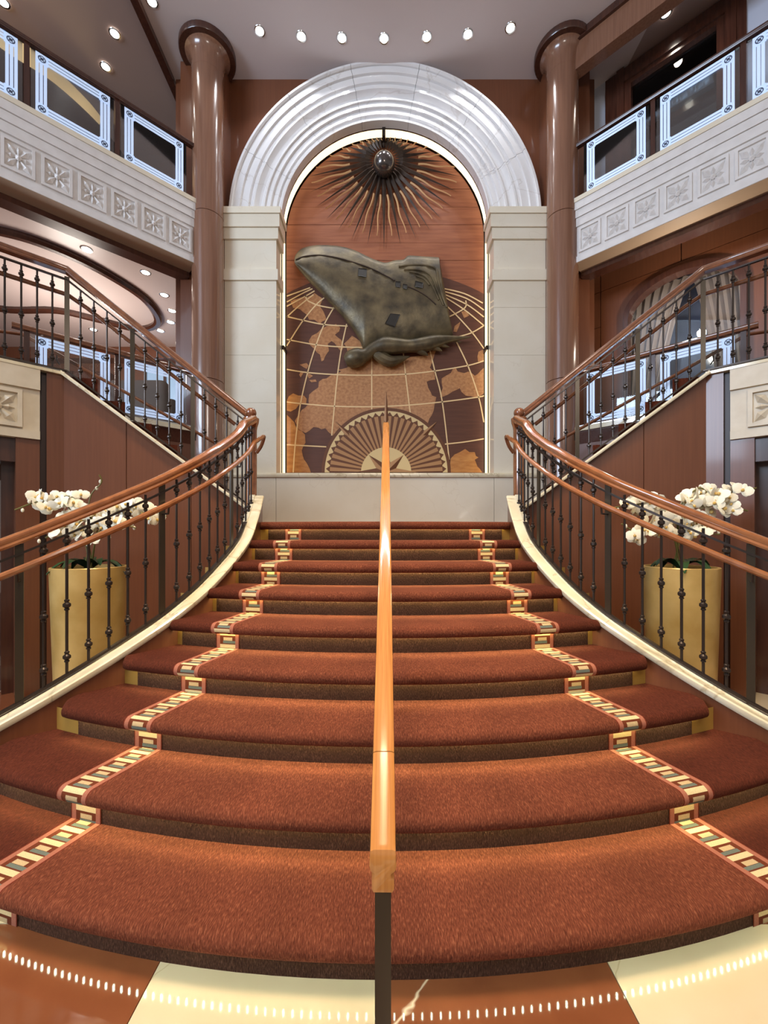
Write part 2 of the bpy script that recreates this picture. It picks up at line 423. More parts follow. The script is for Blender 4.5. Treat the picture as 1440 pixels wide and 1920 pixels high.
for k in range(1, 10):
    st = link('step', None, stair, (0, (3 + k) * G_, (k - 1) * r_))
    pr = profile(k, 0)
    wide = k < 9
    # fields of carpet: middle, and the two outer ones beyond the border strips
    if wide:
        mb = MB().grid(stepgrid(pr, lambda d: -xborder(d) + BW, lambda d: xborder(d) - BW, 36))
        part('carpet_field', mb, 'carpet_rust', st, True, 'rust carpet between the border strips')
        for sg in (-1, 1):
            e = XE[k]
            mb = MB().grid(stepgrid(pr, lambda d: sg * (xborder(d) + BW), lambda d: sg * e, 14, 0, .05))
            endrow = stepgrid(pr, sg * e, sg * e, 1, 0, .05)[0]
            mb.add(endrow + [(endrow[0][0], endrow[0][1], endrow[-1][2])], [tuple(range(len(endrow) + 1))])
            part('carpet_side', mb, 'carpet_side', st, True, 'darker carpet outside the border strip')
    else:
        mb = MB().grid(stepgrid(pr, -XE[9], XE[9], 36, 0, .05))
        part('carpet_field', mb, 'carpet_rust', st, True)
    rp = riser(k); e = XE[k] - .09
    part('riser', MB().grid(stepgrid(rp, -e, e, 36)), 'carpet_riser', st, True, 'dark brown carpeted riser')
    part('riser_end', MB().grid(stepgrid([(d + .004, z, 0) for d, z, q in rp], -e - .3, e + .3, 36)), 'riser_end_lit', st, True, 'wall strip beside the carpet, coloured yellow as if lit')
    # border strip, over tread, nosing and riser
    for sg in (-1, 1):
        def strip(prof, nm, push):
            mb = MB(); rows = []
            for i in range(5):
                t = i / 4; row = []
                for d, z, q in prof:
                    x = sg * (xborder(d) + lerp(BW, -BW, t)); row.append((x, d + sag(x) + (-.004 if push else 0), z + (0 if push else 0)))
                rows.append(row)
            mb.grid(rows); me = mesh(mb, 'carpet_border', True)
            L = [0]
            for (d0, z0, _), (d1, z1, _2) in zip(prof, prof[1:]): L.append(L[-1] + math.hypot(d1 - d0, z1 - z0))
            uv = me.uv_layers.new(name='UVMap'); npf = len(prof)
            for lp in me.loops:
                i, j = divmod(lp.vertex_index, npf); uv.data[lp.index].uv = (i / 4, L[j] + .013 * k)
            o = link(nm, me, st); o['label'] = 'cream and teal block pattern border strip'
        if wide: strip(pr, 'border_strip', False)
        strip([rp[0], rp[2]], 'border_riser_strip', True)
    # light strip below the nosing
    pth = []
    for i in range(25):
        x = lerp(-e, e, i / 24); d = (3 + k) * G_ + .055; pth.append((x, d + sag(x), k * r_ - NT + .016))
    part('led_strip', MB().sweep(pth, [(-.006, -.003), (.006, -.003), (.006, .003), (-.006, .003)]), 'led_glow' if k > 1 else 'iron', st, label='slim light strip tucked below the nosing')
# beads of light under the lowest nosing, reflected in the floor
mb = MB()
for i in range(-62, 63):
    x = i * .0285; d = 4 * G_ + .052
    mb.box((x, d + sag(x), r_ - NT + .012), (.0038, .004, .036))
part('led_bead_row', mb, 'led_glow_floor', stair, stuff=True, label='row of tiny bead lamps below the lowest nosing')
# landing
part('landing', MB().prism([(-1.2, 3.88), (1.2, 3.88), (1.42, 4.24), (2.2, 4.3), (2.3, 6.04), (-2.3, 6.04), (-2.2, 4.3), (-1.42, 4.24)], 1.38, 1.484), 'carpet_rust', stair, label='rust carpeted landing')
part('stair_core', MB().b2((-1.0, 3.9, 0), (1.0, 6.2, 1.3)), 'wall_recess', stair)

# curved strings with marble caps (left side coordinates, x positive = outwards)
CAP = [(1.17, 3.97, 1.74), (1.145, 3.72, 1.53), (1.145, 3.45, 1.305), (1.22, 3.02, 1.05), (1.33, 2.73, .88), (1.50, 2.50, .726), (1.70, 2.29, .577), (1.94, 2.10, .425), (2.22, 1.93, .28), (2.52, 1.80, .16)]
capin = smoothpath([(-a, b, c) for a, b, c in CAP], 6)
def offset(path, o):
    out = []
    for i, p in enumerate(path):
        t = path[min(i + 1, len(path) - 1)] - path[max(i - 1, 0)]; t.z = 0; t.normalize()
        out.append(p + Vector((-t.y, t.x, 0)) * -o)
    return out
# outward (away from the stair) is to the right of the direction of travel down the left string
for sg in (-1, 1):
    mid = offset(capin, .065)
    prof = [(-.072, -.042), (-.078, -.03), (-.078, -.008), (-.07, 0), (.0, 0), (.006, .008), (.05, .008), (.05, -.042)]
    part('string_cap', MB().vsweep(mid, prof).mirror(sg), 'marble_cap', stair, True, 'cream marble capping of the curved string')
    mb = MB(); fin = offset(capin, .0); fo = offset(capin, .10); rows = []
    for p, q in zip(fin, fo): rows.append([(p.x, p.y, 0), (p.x, p.y, p.z - .04), (q.x, q.y, p.z - .04), (q.x, q.y, 0)])
    mb.grid(rows); 
    part('string_wall', mb.mirror(sg), 'wood_wall', stair, True, 'curved brown string wall')

# ================================================================== BALUSTERS
def knuckle(z, r0): return [(r0, z - .032), (r0 * 1.7, z - .028), (r0 * 1.7, z - .022), (r0 * 1.2, z - .018), (r0 * 2.6, z - .008), (r0 * 2.6, z + .006), (r0 * 1.2, z + .016), (r0 * 1.7, z + .022), (r0 * 1.7, z + .028), (r0, z + .032)]
def baluster_mesh(L, zs, r0=.0074):
    pr = [(r0, 0)]
    for z in zs: pr += knuckle(z, r0)
    pr += [(r0, L)]
    return mesh(MB().lathe(pr, n=8), 'iron', True)
BAL_LOW = baluster_mesh(.83, (.11, .40, .76))
BAL_UP = baluster_mesh(.83, (.10, .40, .74))
POST_M = mesh(MB().box((0, 0, .425), (.036, .014, .85)), 'iron_post')
RAILP = [(-.032, -.03), (-.036, -.02), (-.03, -.008), (-.036, .004), (-.034, .018), (-.02, .029), (0, .032), (.02, .029), (.034, .018), (.036, .004), (.03, -.008), (.036, -.02), (.032, -.03)]
def balustrade(name, label, path, sg, balm, rail_h, step, inner_off, inner_h, phase, railm, mod=7):
    base = path[len(path) // 2].copy(); base.z -= 0
    t = thing(name, label, 'balustrade', (base.x * -sg, base.y, base.z))
    up = lambda h, pth=path: [p + Vector((0, 0, h)) for p in pth]
    part('top_rail', MB().sweep(up(rail_h), RAILP).mirror(sg), railm, t, True, 'polished wooden handrail')
    part('sub_rail', MB().sweep(up(rail_h - .085), [(-.012, -.006), (.012, -.006), (.012, .006), (-.012, .006)]).mirror(sg), 'iron', t)
    part('bottom_rail', MB().sweep(up(.028), [(-.016, -.007), (.016, -.007), (.016, .007), (-.016, .007)]).mirror(sg), 'iron', t)
    inn = offset(path, inner_off)
    rr = [(.019 * math.cos(2 * PI * k / 10), .019 * math.sin(2 * PI * k / 10)) for k in range(10)]
    ip = [p + Vector((0, 0, inner_h)) for p in inn]
    part('inner_handrail', MB().sweep(ip[1:], rr).mirror(sg), railm, t, True, 'slim round inner handrail')
    pts = resample(path, step)
    for i, p in enumerate(pts):
        if i == 0: continue
        q = pts[min(i + 1, len(pts) - 1)] - pts[i - 1]; rz = math.atan2(q.y, q.x) * (1 if sg < 0 else -1)
        loc = (p.x * -sg, p.y, p.z + .02)
        if (i + phase) % mod == 0:
            link('post', POST_M, t, loc, rz)
            # bracket holding the inner handrail
            tt = Vector((q.x, q.y, 0)).normalized(); nn = Vector((-tt.y, tt.x, 0)) * -inner_off
            a = Vector((p.x, p.y, p.z + inner_h - .06)); b = a + nn * .9 + Vector((0, 0, .0)); c = a + nn + Vector((0, 0, .045))
            part('bracket', MB().tube([a, b, c], .006, 6).mirror(sg), 'iron', t)
        else: link('baluster', balm, t, loc, rz)
    return t
NEWEL = (-1.33, 4.13)
def newel(parent, sg):
    x = NEWEL[0] * -sg; y = NEWEL[1]
    o = part('newel_post', MB().lathe([(.062, 0), (.062, .06), (.055, .07), (.055, .92), (.06, .95), (.072, .99), (.076, 1.02), (.076, 1.035), (.05, 1.04)], (x, y, 1.485), 24), 'wood_rail', parent, True, 'round wooden newel post')
    part('ball_finial', MB().sphere((x, y, 2.575), .052), 'wood_rail_dark', o, True, 'polished wooden ball')
for sg in (-1, 1):
    path = offset(capin, .085)
    path = [Vector((p.x, p.y, min(p.z, 1.475 + .40 * (p.y - 3.72)))) for p in path]
    t = balustrade('curved_balustrade', 'curved iron balustrade of the lower flight, ' + SIDE[sg], path, sg, BAL_LOW, .90, .1, -.085, .735, 1, 'wood_rail')
    newel(t, sg)
    e_ = path[-1]
    part('end_post', MB().lathe([(.05, 0), (.05, .08), (.04, .1), (.036, .5), (.04, .88), (.052, .92), (.056, .96), (.03, .985)], (e_.x * -sg, e_.y, e_.z), 20), 'wood_rail', t, True, 'turned wooden post at the foot of the rail')
    # top end of the rail joins the newel; the inner rail returns to it
    a = path[0] + Vector((0, 0, .90))
    part('rail_easing', MB().sweep([a, Vector((-1.29, 4.05, 2.47)), Vector((-1.33, 4.12, 2.44))], RAILP).mirror(sg), 'wood_rail', t, True)
    b = offset(path, -.085)[1] + Vector((0, 0, .735))
    part('rail_return', MB().tube(smoothpath([b, b + Vector((-.01, .10, .02)), b + Vector((-.05, .14, -.06)), b + Vector((-.10, .16, -.12))], 5), .018, 8).mirror(sg), 'wood_rail_dark', t, True)

# ================================================================== CENTRE HANDRAIL
ch = thing('centre_handrail', 'honey oak handrail on steel posts down the middle of the stairs', 'handrail', (0, .80, 0))
def crz(d): return .33 + .565 * d
def cx_(d): return lerp(-.004, .008, (d - .8) / 2.7)
rp_ = [(-.018, -.062), (-.021, -.056), (-.021, -.044), (-.015, -.036), (-.015, -.028), (-.023, -.022), (-.0255, -.012), (-.024, -.003), (-.018, 0), (.018, 0), (.024, -.003), (.0255, -.012), (.023, -.022), (.015, -.028), (.015, -.036), (.021, -.044), (.021, -.056), (.018, -.062)]
part('rail', MB().vsweep([(cx_(d), d, crz(d)) for d in (.965, 1.6, 2.4, 3.52)], rp_), 'oak_rail', ch, True, 'long oak rail')
part('rail_end', MB().vsweep([(cx_(.79), .785, crz(.79) - .012), (cx_(.8), .79, crz(.80) - .003), (cx_(.8), .80, crz(.80)), (cx_(.96), .963, crz(.963))], rp_), 'oak_rail', ch, True, 'short jointed end piece of the oak rail')
for d, zb in ((.80, 0), (2.0, 2 * r_), (3.4, 8 * r_)):
    part('post', MB().b2((cx_(d) - .0155, d - .006, zb), (cx_(d) + .0155, d + .03, crz(d) - .05)), 'iron_post', ch)

# ================================================================== UPPER FLIGHTS
A0 = Vector((-1.375, 4.155, 1.64)); B0 = Vector((-2.84, 3.68, 2.80)); C0 = Vector((-3.70, 2.82, 2.80))
FA = Vector((-2.15, 5.55, 1.485)); FB = Vector((-4.0, 4.5, 2.79))
for sg in (-1, 1):
    m_ = -sg
    fl = thing('upper_flight', 'short upper flight from landing to middle deck, ' + SIDE[sg], 'stairs', (-2.5 * m_, 4.6, 1.485))
    N = 7
    for i in range(N):
        t0, t1 = i / N, (i + 1) / N
        a, b = A0.lerp(B0, t0), A0.lerp(B0, t1); c, d = FA.lerp(FB, t1), FA.lerp(FB, t0)
        z = 1.485 + (2.79 - 1.485) * (i + 1) / N
        part('step', MB().prism([(a.x, a.y + .06), (b.x, b.y + .06), (c.x, c.y), (d.x, d.y)], z - .35, z).mirror(sg), 'carpet_side', fl)
    capn = [A0, B0, B0 + Vector((-.15, -.15, 0)), C0]
    part('string_cap', MB().vsweep([A0, A0.lerp(B0, .5), B0], [(-.07, -.035), (-.075, -.02), (-.07, 0), (.06, 0), (.06, -.035)]).mirror(sg), 'marble_cap', fl, label='cream marble capping of the straight string')
    # brown panelled wall below the flight
    ws = struct('wall_under_flight_' + ('left' if sg < 0 else 'right'), None, None, 'brown veneered wall panels below the upper flight')
    def panel(x0, x1):
        f0 = (x0 - A0.x) / (B0.x - A0.x); f1 = (x1 - A0.x) / (B0.x - A0.x)
        p0, p1 = A0.lerp(B0, f0), A0.lerp(B0, f1)
        vs = []
        for dy in (0, .05): vs += [(p0.x, p0.y + dy, 0), (p1.x, p1.y + dy, 0), (p1.x, p1.y + dy, p1.z - .02), (p0.x, p0.y + dy, p0.z - .02)]
        part('panel', MB().add(vs, [(0, 1, 2, 3), (7, 6, 5, 4), (0, 4, 5, 1), (1, 5, 6, 2), (2, 6, 7, 3), (3, 7, 4, 0)]).mirror(sg), 'wood_wall', ws)
    panel(-1.30, -1.86); panel(-1.865, -2.378); panel(-2.384, -2.84)
    e1 = B0 + Vector((-.085, -.085, 0)); e2 = B0 + Vector((-.115, -.115, 0))
    part('panel', MB().prism([(B0.x, B0.y), (e1.x, e1.y), (e1.x + .03, e1.y + .05), (B0.x + .01, B0.y + .05)], 0, 2.78).mirror(sg), 'wood_wall', ws)
    # middle deck: fascia nearest the stairs
    fa = thing('deck_fascia', 'carved stone deck edge above the doorway, ' + SIDE[sg], 'fascia', (-3.3 * m_, 3.2, 2.18))
    u = Vector((-Q, -Q, 0)); nrm = Vector((Q, -Q, 0))           # nrm points to the atrium
    def bar(a, b, off, z0, z1, th=.1):
        p0 = B0 + u * a; p1 = B0 + u * b
        q = [p0 + nrm * off, p1 + nrm * off, p1 + nrm * (off - th), p0 + nrm * (off - th)]
        return MB().prism([(x.x, x.y) for x in q], z0, z1).mirror(sg)
    part('reveal', bar(.10, .24, -.035, 0, 2.77, .12), 'wall_recess', ws)
    part('coping', bar(-.0, 1.6, .03, 2.775, 2.80, .14), 'marble_cap', fa)
    part('moulding', bar(.165, 1.6, .025, 2.60, 2.775), 'fascia_stone_warm', fa)
    part('body', bar(.165, 1.6, .0, 2.25, 2.60), 'fascia_stone_warm', fa)
    part('fillet', bar(.165, 1.6, .015, 2.18, 2.25), 'fascia_stone_warm', fa)
    # pilaster and dark doorway below it
    dw = struct('door_%d' % (1 if sg < 0 else 2), None, None, 'dark doorway recess below the middle deck')
    part('jamb', bar(.165, .32, -.01, 0, 2.18, .3), 'wood_wall', dw)
    part('lintel', bar(.32, 1.6, -.05, 1.98, 2.18, .25), 'wood_dark', dw)
    part('door_leaf', bar(.40, 1.5, -.35, 0, 1.98, .05), 'wood_door', dw)
    part('light_panel', bar(.46, .62, -.34, 1.78, 1.90, .02), 'door_trim_light', dw)
    part('casing', bar(.32, .40, -.22, 0, 1.98, .1), 'wood_dark', dw)
    # balustrade of the flight and of the deck edge
    path = [A0 + (B0 - A0) * (k / 12) for k in range(13)] + [B0 + (C0 - B0) * (k / 6) for k in range(1, 7)]
    path = [p + Vector((0, .035, 0)) for p in path]
    balustrade('straight_balustrade', 'straight iron balustrade of the upper flight, ' + SIDE[sg], path, sg, BAL_UP, .93, .1027, .085, .75, 0, 'wood_rail_dark', 5)
    # rail on the far side of the flight
    fr = thing('wall_handrail', 'slim wooden handrail across the upper flight, ' + SIDE[sg], 'handrail', (-3.1 * m_, 5.2, 2.4))
    part('rail', MB().tube([P(417, 838, 5.45), P(43, 627, 4.75), P(-40, 615, 4.5)], .02, 8).mirror(sg), 'wood_rail_dark', fr, True)
    for t_ in (.15, .5, .85):
        p = P(417, 838, 5.45).lerp(P(43, 627, 4.75), t_)
        part('bracket', MB().tube([p, p + Vector((-.02, .03, -.07)), p + Vector((-.06, .12, -.08))], .007, 6).mirror(sg), 'iron', fr)

# ================================================================== BALCONIES
def flower_relief(c, ux, uz, un, w_, h_):      # acanthus flower: four leaves and a boss
    mb = MB(); c = Vector(c)
    def pt(a, b, n): return c + ux * a * w_ + uz * b * h_ + un * n
    for q in range(8):
        a = PI / 4 * q + (PI / 8 if False else 0); L = 1.05 if q % 2 else .72; wd = .24 if q % 2 else .15
        d = Vector((math.cos(a), math.sin(a))); s_ = Vector((-d.y, d.x))
        tip = d * L; rt = d * .1; ml = d * (L * .6) + s_ * wd; mr = d * (L * .6) - s_ * wd; mm = d * (L * .62)
        vs = [pt(rt.x, rt.y, .004), pt(ml.x, ml.y, .002), pt(tip.x, tip.y, .001), pt(mr.x, mr.y, .002), pt(mm.x, mm.y, .030)]
        mb.add(vs, [(0, 1, 4), (1, 2, 4), (2, 3, 4), (3, 0, 4)])
    ring = [pt(.2 * math.cos(2 * PI * k / 8), .2 * math.sin(2 * PI * k / 8), .012) for k in range(8)] + [pt(0, 0, .036)]
    mb.add(ring, [(k, (k + 1) % 8, 8) for k in range(8)])
    return mb
def frame_rect(c, ux, uz, un, w_, h_, b, t):   # raised frame
    c = Vector(c); mb = MB()
    o = [c + ux * sx * w_ / 2 + uz * sz * h_ / 2 for sx, sz in ((-1, -1), (1, -1), (1, 1), (-1, 1))]
    i = [c + ux * sx * (w_ / 2 - b) + uz * sz * (h_ / 2 - b) for sx, sz in ((-1, -1), (1, -1), (1, 1), (-1, 1))]
    vs = o + [p + un * t for p in o] + [p + un * t for p in i] + i
    fs = []
    for k in range(4):
        j = (k + 1) % 4
        fs += [(k, j, 4 + j, 4 + k), (4 + k, 4 + j, 8 + j, 8 + k), (8 + k, 8 + j, 12 + j, 12 + k)]
    return mb.add(vs, fs)
def carved(parent, c, ux, un, w_, h_, m):
    uz = Vector((0, 0, 1))
    o = part('carved_panel', frame_rect(c, ux, uz, un, w_, h_, min(w_, h_) * .10, .026), m, parent)
    part('carved_flower', flower_relief(Vector(c) + un * .001, ux, uz, un, w_ * .5, h_ * .5), m, o)
def glass_rail(name, label, sg, zb, zt, spans, posts, s_end):
    t = thing(name, label, 'balustrade', E(sg, .9, 0, zb))
    ux = Vector((sg * Q, -Q, 0)); un = Vector((-sg * Q, -Q, 0)); uz = Vector((0, 0, 1))
    a = E(sg, .03, .03, zt - .03); b = E(sg, s_end, .03, zt - .03)
    part('top_rail', MB().sweep([a, b], RAILP), 'wood_rail_dark' if zb < 4 else 'wood_dark', t, True, 'dark polished wooden rail')
    part('base_channel', MB().sweep([E(sg, .03, .03, zb + .012), E(sg, s_end, .03, zb + .012)], [(-.02, -.012), (.02, -.012), (.02, .012), (-.02, .012)]), 'lamp_ring', t)
    for s in posts:
        q = E(sg, s, .03); part('post', MB().box((q.x, q.y, (zb + zt) / 2), (.05, .022, zt - zb - .05), rz=-sg * PI / 4), 'wood_dark', t)
    for s0, s1 in spans:
        z0, z1 = zb + .035, zt - .075
        p0, p1 = E(sg, s0, .03, 0), E(sg, s1, .03, 0); c = (p0 + p1) / 2; L = (p1 - p0).length
        g = part('glass_pane', MB().box((c.x, c.y, (z0 + z1) / 2), (L + .08, .008, z1 - z0), rz=-sg * PI / 4), 'clear_glass', t, label='clear glass pane')
        # etched border: three strips and corner roundels, on the atrium face
        mb = MB(); hw, hh = L / 2, (z1 - z0) / 2 - .01
        def quad(x0, x1, y0, y1):
            cc = Vector((c.x, c.y, (z0 + z1) / 2)) + un * .006
            vs = [cc + ux * x + uz * y for x, y in ((x0, y0), (x1, y0), (x1, y1), (x0, y1))]
            mb.add(vs, [(0, 1, 2, 3)])
        ww = .036
        for kx in range(3):
            o0 = kx * ww
            for s_ in (-1, 1):
                quad(s_ * (hw - o0 - ww * .8), s_ * (hw - o0), -hh + .10, hh - .10)
                quad(-hw + .10, hw - .10, s_ * (hh - o0 - ww * .8), s_ * (hh - o0))
        for sx in (-1, 1):
            for sz in (-1, 1):
                quad(sx * (hw - .112), sx * hw, sz * (hh - .112), sz * hh)
                rm = MB(); cc = Vector((c.x, c.y, (z0 + z1) / 2)) + un * .0072 + ux * sx * (hw - .056) + uz * sz * (hh - .056); n = 16
                for r0, r1 in ((.026, .036), (.0005, .016)):
                    vs = [cc + (ux * math.cos(2 * PI * k / n) + uz * math.sin(2 * PI * k / n)) * rr for rr in (r0, r1) for k in range(n)]
                    rm.add(vs, [(k, (k + 1) % n, n + (k + 1) % n, n + k) for k in range(n)])
                for q in range(4):
                    d_ = ux * math.cos(PI / 4 + PI / 2 * q) + uz * math.sin(PI / 4 + PI / 2 * q); e_ = ux * -math.sin(PI / 4 + PI / 2 * q) + uz * math.cos(PI / 4 + PI / 2 * q)
                    rm.add([cc + d_ * .014, cc + d_ * .021 + e_ * .007, cc + d_ * .028, cc + d_ * .021 - e_ * .007], [(0, 1, 2, 3)])
                part('corner_roundel', rm, 'roundel_dark', g, label='dark corner roundel of the etched border')
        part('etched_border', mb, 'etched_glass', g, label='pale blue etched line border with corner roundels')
    return t
SPANS = [(.17, .67), (.78, 1.28), (1.385, 1.885)]
POSTS = [.05, .725, 1.332, 1.94]
for sg in (-1, 1):
    ux = Vector((sg * Q, -Q, 0)); un = Vector((-sg * Q, -Q, 0))
    stone = 'fascia_stone'
    bl = thing('upper_balcony', 'pale carved stone upper balcony edge, ' + SIDE[sg], 'balcony', E(sg, .9, 0, 5.17))
    def bar(n0, n1, z0, z1, s0=.05, s1=2.6):
        q = [E(sg, s0, n0), E(sg, s1, n0), E(sg, s1, n1), E(sg, s0, n1)]
        return MB().prism([(p.x, p.y) for p in q], z0, z1)
    part('coping', bar(-.045, .2, 5.99, 6.05), 'marble_cream', bl)
    part('moulding', bar(-.035, .1, 5.885, 5.988), stone, bl); part('moulding', bar(-.02, .1, 5.78, 5.882), stone, bl); part('moulding', bar(-.005, .1, 5.665, 5.777), stone, bl)
    part('body', bar(.02, .12, 5.25, 5.665), stone, bl)
    part('fillet', bar(.0, .12, 5.17, 5.25), stone, bl)
    part('soffit', bar(.005, .27, 5.165, 5.20), 'soffit_tan', bl)
    part('slab', bar(.13, 1.6, 5.75, 6.0), 'ceiling_lounge', bl)
    part('beam', bar(.27, .45, 5.10, 5.6), 'wood_dark', bl, label='dark wooden beam below the balcony edge')
    for i in range(9):
        s0 = .10 + i * .2365; c = (E(sg, s0, .02) + E(sg, s0 + .2, .02)) / 2; c.z = 5.462
        carved(bl, c, ux, un, .2 / Q, .34, stone)
    glass_rail('glass_balustrade', 'etched glass railing on the upper balcony, ' + SIDE[sg], sg, 6.05, 6.85, SPANS, POSTS, 2.6)
    glass_rail('glass_balustrade', 'etched glass railing on the middle deck, ' + SIDE[sg], sg, 2.86, 3.67, SPANS[:2], POSTS[:3], 1.42)
    # middle deck slab
    md = thing('middle_deck', 'middle deck floor slab, ' + SIDE[sg], 'deck', E(sg, .5, .5, 2.6))
    pl = [(-2.6, 5.9), (-3.98, 4.52), (-3.05, 3.6), (-3.7, 2.95), (-9, 2.95), (-9, 9.8), (-2.6, 9.8)]
    part('slab', MB().prism(pl, 2.62, 2.79).mirror(sg), 'carpet_rust', md)
    q = [E(sg, .03, -.03), E(sg, 1.42, -.03), E(sg, 1.42, .1), E(sg, .03, .1)]
    part('ledge', MB().prism([(p.x, p.y) for p in q], 2.80, 2.86), 'marble_cap', md, label='cream marble ledge below the glass')
    q = [E(sg, .0, .0), E(sg, 1.42, .0), E(sg, 1.42, .06), E(sg, .0, .06)]
    part('edge_panel', MB().prism([(p.x, p.y) for p in q], 1.3, 2.80), 'wood_wall', md)
# carved panels of the deck fascia
for o in [o for o in bpy.data.objects if o.name.startswith('deck_fascia')]:
    sg = 1 if o.location.x > 0 else -1
    u = Vector((-Q * -sg, -Q, 0)); n_ = Vector((Q * -sg, -Q, 0)); b = Vector((B0.x * -sg, B0.y, 0))
    for i in range(3):
        c = b + u * (.43 + i * .42); c.z = 2.42
        carved(o, c, u, n_, .30, .31, 'fascia_stone_warm')

# ================================================================== COLUMNS
for sg in (-1, 1):
    x, y = sg * 2.555, 6.0
    c = thing('round_column', 'tall round brown column, ' + SIDE[sg], 'column', (x, y, 0))
    for z0, z1 in ((0, 3.55), (3.556, 5.9), (5.906, 8.25)):
        part('shaft', MB().lathe([(.213, z0), (.216, z0 + .003), (.216, z1 - .003), (.213, z1)], (x, y, 0), 40), 'wood_column', c, True)
    part('flare', MB().lathe([(.217, 7.95), (.22, 8.05), (.235, 8.15), (.27, 8.22), (.335, 8.26), (.335, 8.30)], (x, y, 0), 40), 'wood_column', c, True, 'flared head of the column')
    part('collar', MB().lathe([(.335, 8.24), (.375, 8.235), (.385, 8.25), (.385, 8.318), (.335, 8.318)], (x, y, 0), 40), 'wood_dark', c, True, 'dark ring collar under the ceiling')
    part('backing', MB().b2((sg * 2.36, 6.1, 0), (sg * 3.0, 6.36, 8.3)), 'wood_wall', c)

# ================================================================== MARBLE ARCH
ar = thing('marble_arch', 'pale stepped marble arch framing the mural', 'arch', (0, 6.3, 2.25))
AP = [(2.32, 6.42), (2.32, 6.15), (2.305, 6.13), (2.275, 6.13), (2.262, 6.15), (2.262, 6.172), (2.165, 6.165), (2.155, 6.195), (2.05, 6.19), (2.04, 6.22), (2.01, 6.222), (1.99, 6.20), (1.965, 6.20), (1.95, 6.235), (1.925, 6.265), (1.885, 6.275), (1.855, 6.255), (1.845, 6.225), (1.82, 6.225), (1.815, 6.255), (1.745, 6.25), (1.735, 6.285), (1.66, 6.28), (1.65, 6.31), (1.61, 6.305), (1.60, 6.285), (1.578, 6.29), (1.578, 6.42)]
NV = 7
for i in range(NV):
    a0, a1 = PI * i / NV + .0012, PI * (i + 1) / NV - .0012
    rows = [[(-rr * math.cos(lerp(a0, a1, k / 10)), yy, ZC + rr * math.sin(lerp(a0, a1, k / 10))) for rr, yy in AP] for k in range(11)]
    mb = MB().grid(rows); n = len(AP)
    mb.f += [tuple(range(n)), tuple(range(10 * n, 11 * n))[::-1]]
    part('voussoir', mb, 'marble_arch', ar, True, ang=25)
for sg in (-1, 1):
    x0, x1 = sg * 2.37, sg * 1.60
    def blk(nm, g, z0, z1, y=6.12):
        part(nm, MB().b2((x0 - sg * 0 + sg * g * .3, y - g, z0), (x1 - sg * g, 6.42, z1)), 'marble_cream', ar)
    for z0, z1 in ((2.26, 3.30), (3.303, 4.0), (4.003, 4.7), (4.703, 5.09)): blk('pilaster_block', 0, z0, z1)
    blk('band', .03, 5.092, 5.25); blk('pilaster_block', .0, 5.252, 5.69)
    blk('capital', .035, 5.692, 5.85); blk('capital', .06, 5.853, 6.035); blk('capital', .08, 6.038, 6.13)
part('plinth_block', MB().b2((-1.585, 6.06, 1.485), (1.585, 6.5, 2.19)), 'marble_cream', ar)
for sg in (-1, 1): part('plinth_block', MB().b2((sg * 1.59, 6.06, 1.485), (sg * 2.40, 6.5, 2.19)), 'marble_cream', ar)
part('plinth_base', MB().b2((-2.4, 6.035, 1.485), (2.4, 6.06, 1.53)), 'marble_cream', ar)
part('ledge', MB().sweep([(-2.4, 6.06, 2.225), (2.4, 6.06, 2.225)], [(.0, .035), (.03, .03), (.04, .012), (.04, -.012), (.03, -.03), (.0, -.035), (-.6, -.035), (-.6, .035)]), 'marble_cap', ar, True, 'rounded pale marble ledge')

# reveal and light gap round the mural
def archpath(R, y, z0, n=40, zc=ZC):
    return [(-R, y, z0)] + [(-R * math.cos(PI * k / n), y, zc + R * math.sin(PI * k / n)) for k in range(n + 1)] + [(R, y, z0)]
def archband(R, y0, y1, z0, k0=0, k1=None):
    a, b = archpath(R, y0, z0), archpath(R, y1, z0)
    return MB().grid([a[k0:k1], b[k0:k1]])
rv = struct('wall_reveal', archband(1.578, 6.42, 6.44, 2.2), 'wood_dark', 'dark reveal of the arched recess')
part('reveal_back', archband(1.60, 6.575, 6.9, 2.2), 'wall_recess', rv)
cl = thing('cove_light', 'warm glowing light gap around the mural edge', 'light', (0, 6.5, 2.25))
zz = 1.38 + 345 * 6.5 / F
for sg in (-1, 1):
    part('light_panel', MB().b2((sg * 1.579, 6.44, 2.25), (sg * 1.59, 6.575, zz - .03)), 'cove_glow', cl)
    part('light_panel', MB().b2((sg * 1.579, 6.44, zz + .03), (sg * 1.59, 6.575, ZC)), 'cove_glow', cl)
    n0, n1 = (1, 21) if sg < 0 else (21, 42)
    part('light_panel', archband(1.582, 6.44, 6.575, 2.2, n0, n1 + 1), 'cove_glow', cl, True)
    part('divider', MB().b2((sg * 1.56, 6.43, zz - .03), (sg * 1.592, 6.6, zz + .03)), 'iron', cl)
part('divider', MB().b2((-.045, 6.40, 7.5), (.005, 6.6, 7.66)), 'iron', cl)

